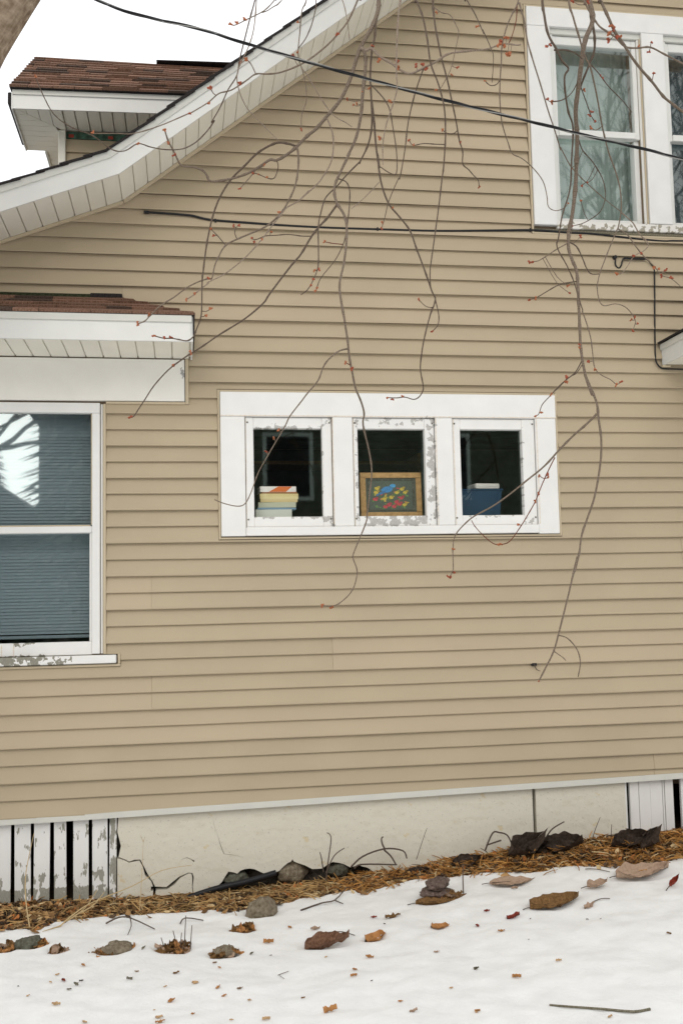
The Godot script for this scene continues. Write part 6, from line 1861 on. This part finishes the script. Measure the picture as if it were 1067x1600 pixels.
	upright("bare_vine", [1.009, 0.14, 0.1, 1.086, 0.2, 0.1, 1.223, 0.237, 0.1, 1.335, 0.219, 0.1, 1.36, 0.17, 0.1], 0.006, 0.0045, M.twig, "black bare vine arching over the litter at the foundation", "vine", [[1.223, 0.237, 0.1, 1.21, 0.262, 0.1, 1.204, 0.296, 0.1, 1.215, 0.31, 0.1], [1.219, 0.23, 0.1, 1.26, 0.19, 0.1, 1.289, 0.14, 0.1], [1.03, 0.13, 0.1, 1.08, 0.152, 0.1, 1.297, 0.137, 0.1]])
	upright("bare_vine", [1.853, 0.19, 0.12, 1.906, 0.296, 0.12, 1.951, 0.298, 0.12, 2.001, 0.279, 0.12, 2.03, 0.22, 0.12], 0.006, 0.0045, M.twig, "black bare vine arching beside the tall cupped leaf", "vine", [[1.96, 0.25, 0.12, 1.862, 0.225, 0.12]])
	upright("bare_vine", [2.22, 0.2, 0.14, 2.25, 0.26, 0.14, 2.292, 0.307, 0.14, 2.37, 0.346, 0.14], 0.006, 0.004, M.twig, "bare dark shoot curving up right of the black joint", "vine")
	upright("bare_vine", [0.852, 0.08, 0.12, 0.87, 0.2, 0.12, 0.887, 0.303, 0.12, 0.884, 0.341, 0.12, 0.864, 0.358, 0.12], 0.0045, 0.0025, M.twig, "thin forked shoot standing before the foundation's right hole", "vine", [[0.852, 0.12, 0.12, 0.905, 0.218, 0.12, 0.969, 0.26, 0.12], [0.84, 0.12, 0.1, 0.83, 0.2, 0.1, 0.82, 0.24, 0.1]])
	upright("bare_vine", [2.555, 0.19, 0.1, 2.592, 0.282, 0.1, 2.626, 0.352, 0.1], 0.003, 0.0015, M.twig, "thin dark shoot left of the right boards", "vine", [[2.56, 0.22, 0.1, 2.65, 0.21, 0.12, 2.72, 0.2, 0.14], [2.7, 0.2, 0.08, 2.71, 0.3, 0.08]])
	upright("bare_vine", [1.42, 0.16, 0.1, 1.463, 0.274, 0.1, 1.493, 0.346, 0.1], 0.0025, 0.0015, M.twig, "thin shoot leaning on the foundation between the two arching vines", "vine")
	# scraps of leaf on the snow
	var kinds := {"o": ["leaf_orange", "small orange leaf scrap on the snow"], "p": ["leaf_pale", "small pale tan leaf scrap on the snow"], "b": ["leaf_brown", "small dark brown leaf scrap on the snow"], "d": ["leaf_dark", "tiny black scrap on the snow"], "g": ["wet_wood", "small grey green scrap on the snow"], "r": ["leaf_red", "small red leaf scrap on the snow"], "t": ["leaf_tan", "small rolled tan leaf scrap on the snow"], "l": ["leaf_orange", "golden brown leaf lying on the snow"]}
	var shapes := []
	for k in 5:
		shapes.append(leaf_mesh(500 + k, 1.0, 0.62, 0.15 + 0.08 * k, 0.1, 0.3, k % 2 == 0))
	for q in FLECKS:
		var kd: Array = kinds[q[3]]
		var o := lay("leaf_scrap", shapes[1 if q[3] == "l" else rng.randi() % 5], M[kd[0]], q[0], q[1], 0.004, Vector3(rng.randfn(0.15, 0.2), rng.randfn(0, 0.5), rng.randfn(0, 0.15)), kd[1], "leaf", kd[1] + "s")
		o.scale = Vector3.ONE * q[2] * (0.6 if q[3] == "d" else 0.85 if q[3] in ["p", "g"] else 1.0)
		if q[3] == "l":
			o.set_meta("label", "golden brown leaf on the snow right of the reddish bark" if q[0] < 1.0 else "small golden brown leaf below the purple grey stone")
			o.set_meta("group", "golden leaves on the snow")


# look-alikes that share a label are told apart by their order from left to right
func name_by_place(cam: Camera3D) -> void:
	var order := ["first", "second", "third", "fourth", "fifth", "sixth", "seventh", "eighth", "ninth", "tenth", "eleventh", "twelfth", "thirteenth", "fourteenth", "fifteenth", "sixteenth", "seventeenth", "eighteenth", "nineteenth", "twentieth"]
	var inv := cam.transform.affine_inverse()
	var by := {}
	for o in get_children():
		if o.has_meta("label"):
			var l: String = o.get_meta("label")
			if not by.has(l):
				by[l] = []
			by[l].append(o)
	for l in by:
		var a: Array = by[l]
		if a.size() < 2:
			continue
		a.sort_custom(func(p, q):
			var u: Vector3 = inv * p.position
			var v: Vector3 = inv * q.position
			return u.x / -u.z < v.x / -v.z)
		for i in a.size():
			a[i].set_meta("label", "%s from the left, a %s" % [order[i], l])

# ---------------------------------------------------------------- scene

func _ready() -> void:
	rng.seed = 20240
	# camera
	var cam := Camera3D.new()
	cam.name = "camera"
	add_child(cam)
	cam.transform = Transform3D(Basis(Vector3.UP, -0.157375) * Basis(Vector3.RIGHT, 0.090627) * Basis(Vector3.BACK, -0.021678), Vector3(0, 1.742283, 6.396237))
	cam.fov = rad_to_deg(2.0 * atan(800.0 / 1584.8))
	cam.near = 0.05
	cam.far = 400.0
	cam.current = true
	# overcast sky
	var sky_mat := ProceduralSkyMaterial.new()
	sky_mat.sky_top_color = Color(0.985, 0.99, 1.0)
	sky_mat.sky_horizon_color = Color(0.93, 0.932, 0.935)
	sky_mat.sky_curve = 0.3
	sky_mat.ground_bottom_color = Color(0.8, 0.8, 0.8)
	sky_mat.ground_horizon_color = Color(0.95, 0.95, 0.95)
	var sky := Sky.new()
	sky.sky_material = sky_mat
	var env := Environment.new()
	env.background_mode = Environment.BG_SKY
	env.sky = sky
	env.background_energy_multiplier = 1.36
	env.tonemap_mode = Environment.TONE_MAPPER_LINEAR
	env.tonemap_exposure = 1.03
	env.sdfgi_enabled = true
	env.ssao_enabled = true
	env.ssil_enabled = true
	var we := WorldEnvironment.new()
	we.name = "world_environment"
	we.environment = env
	add_child(we)
	var sun := DirectionalLight3D.new()
	sun.name = "sun"
	sun.light_energy = 0.5
	sun.light_angular_distance = 50.0
	sun.light_color = Color(1.0, 0.99, 0.97)
	sun.shadow_enabled = true
	add_child(sun)
	sun.look_at_from_position(Vector3(-2.5, 5.2, 9.0), Vector3.ZERO, Vector3.UP)

	n_ground = noise(3, 1.0, 3)
	n_fine = noise(4, 1.0, 3)
	n_edge = noise(5, 1.0, 3)
	make_materials()
	build_setting()
	# the house
	var house := thing("house", "beige clapboard house with white trim, cracked pale foundation and brown shingled dormer", "house")
	build_wall(house)
	build_roof(house)
	build_dormer(house)
	build_canopy(house)
	build_porch(house)
	proud = 0.9953
	build_small_window(house)
	build_upper_window(house)
	proud = 1.0
	build_left_window(house)
	build_foundation(house)
	build_skirting(house)
	build_inside()
	build_cables()
	build_tree()
	build_street()
	build_litter()
	build_yard()
	name_by_place(cam)
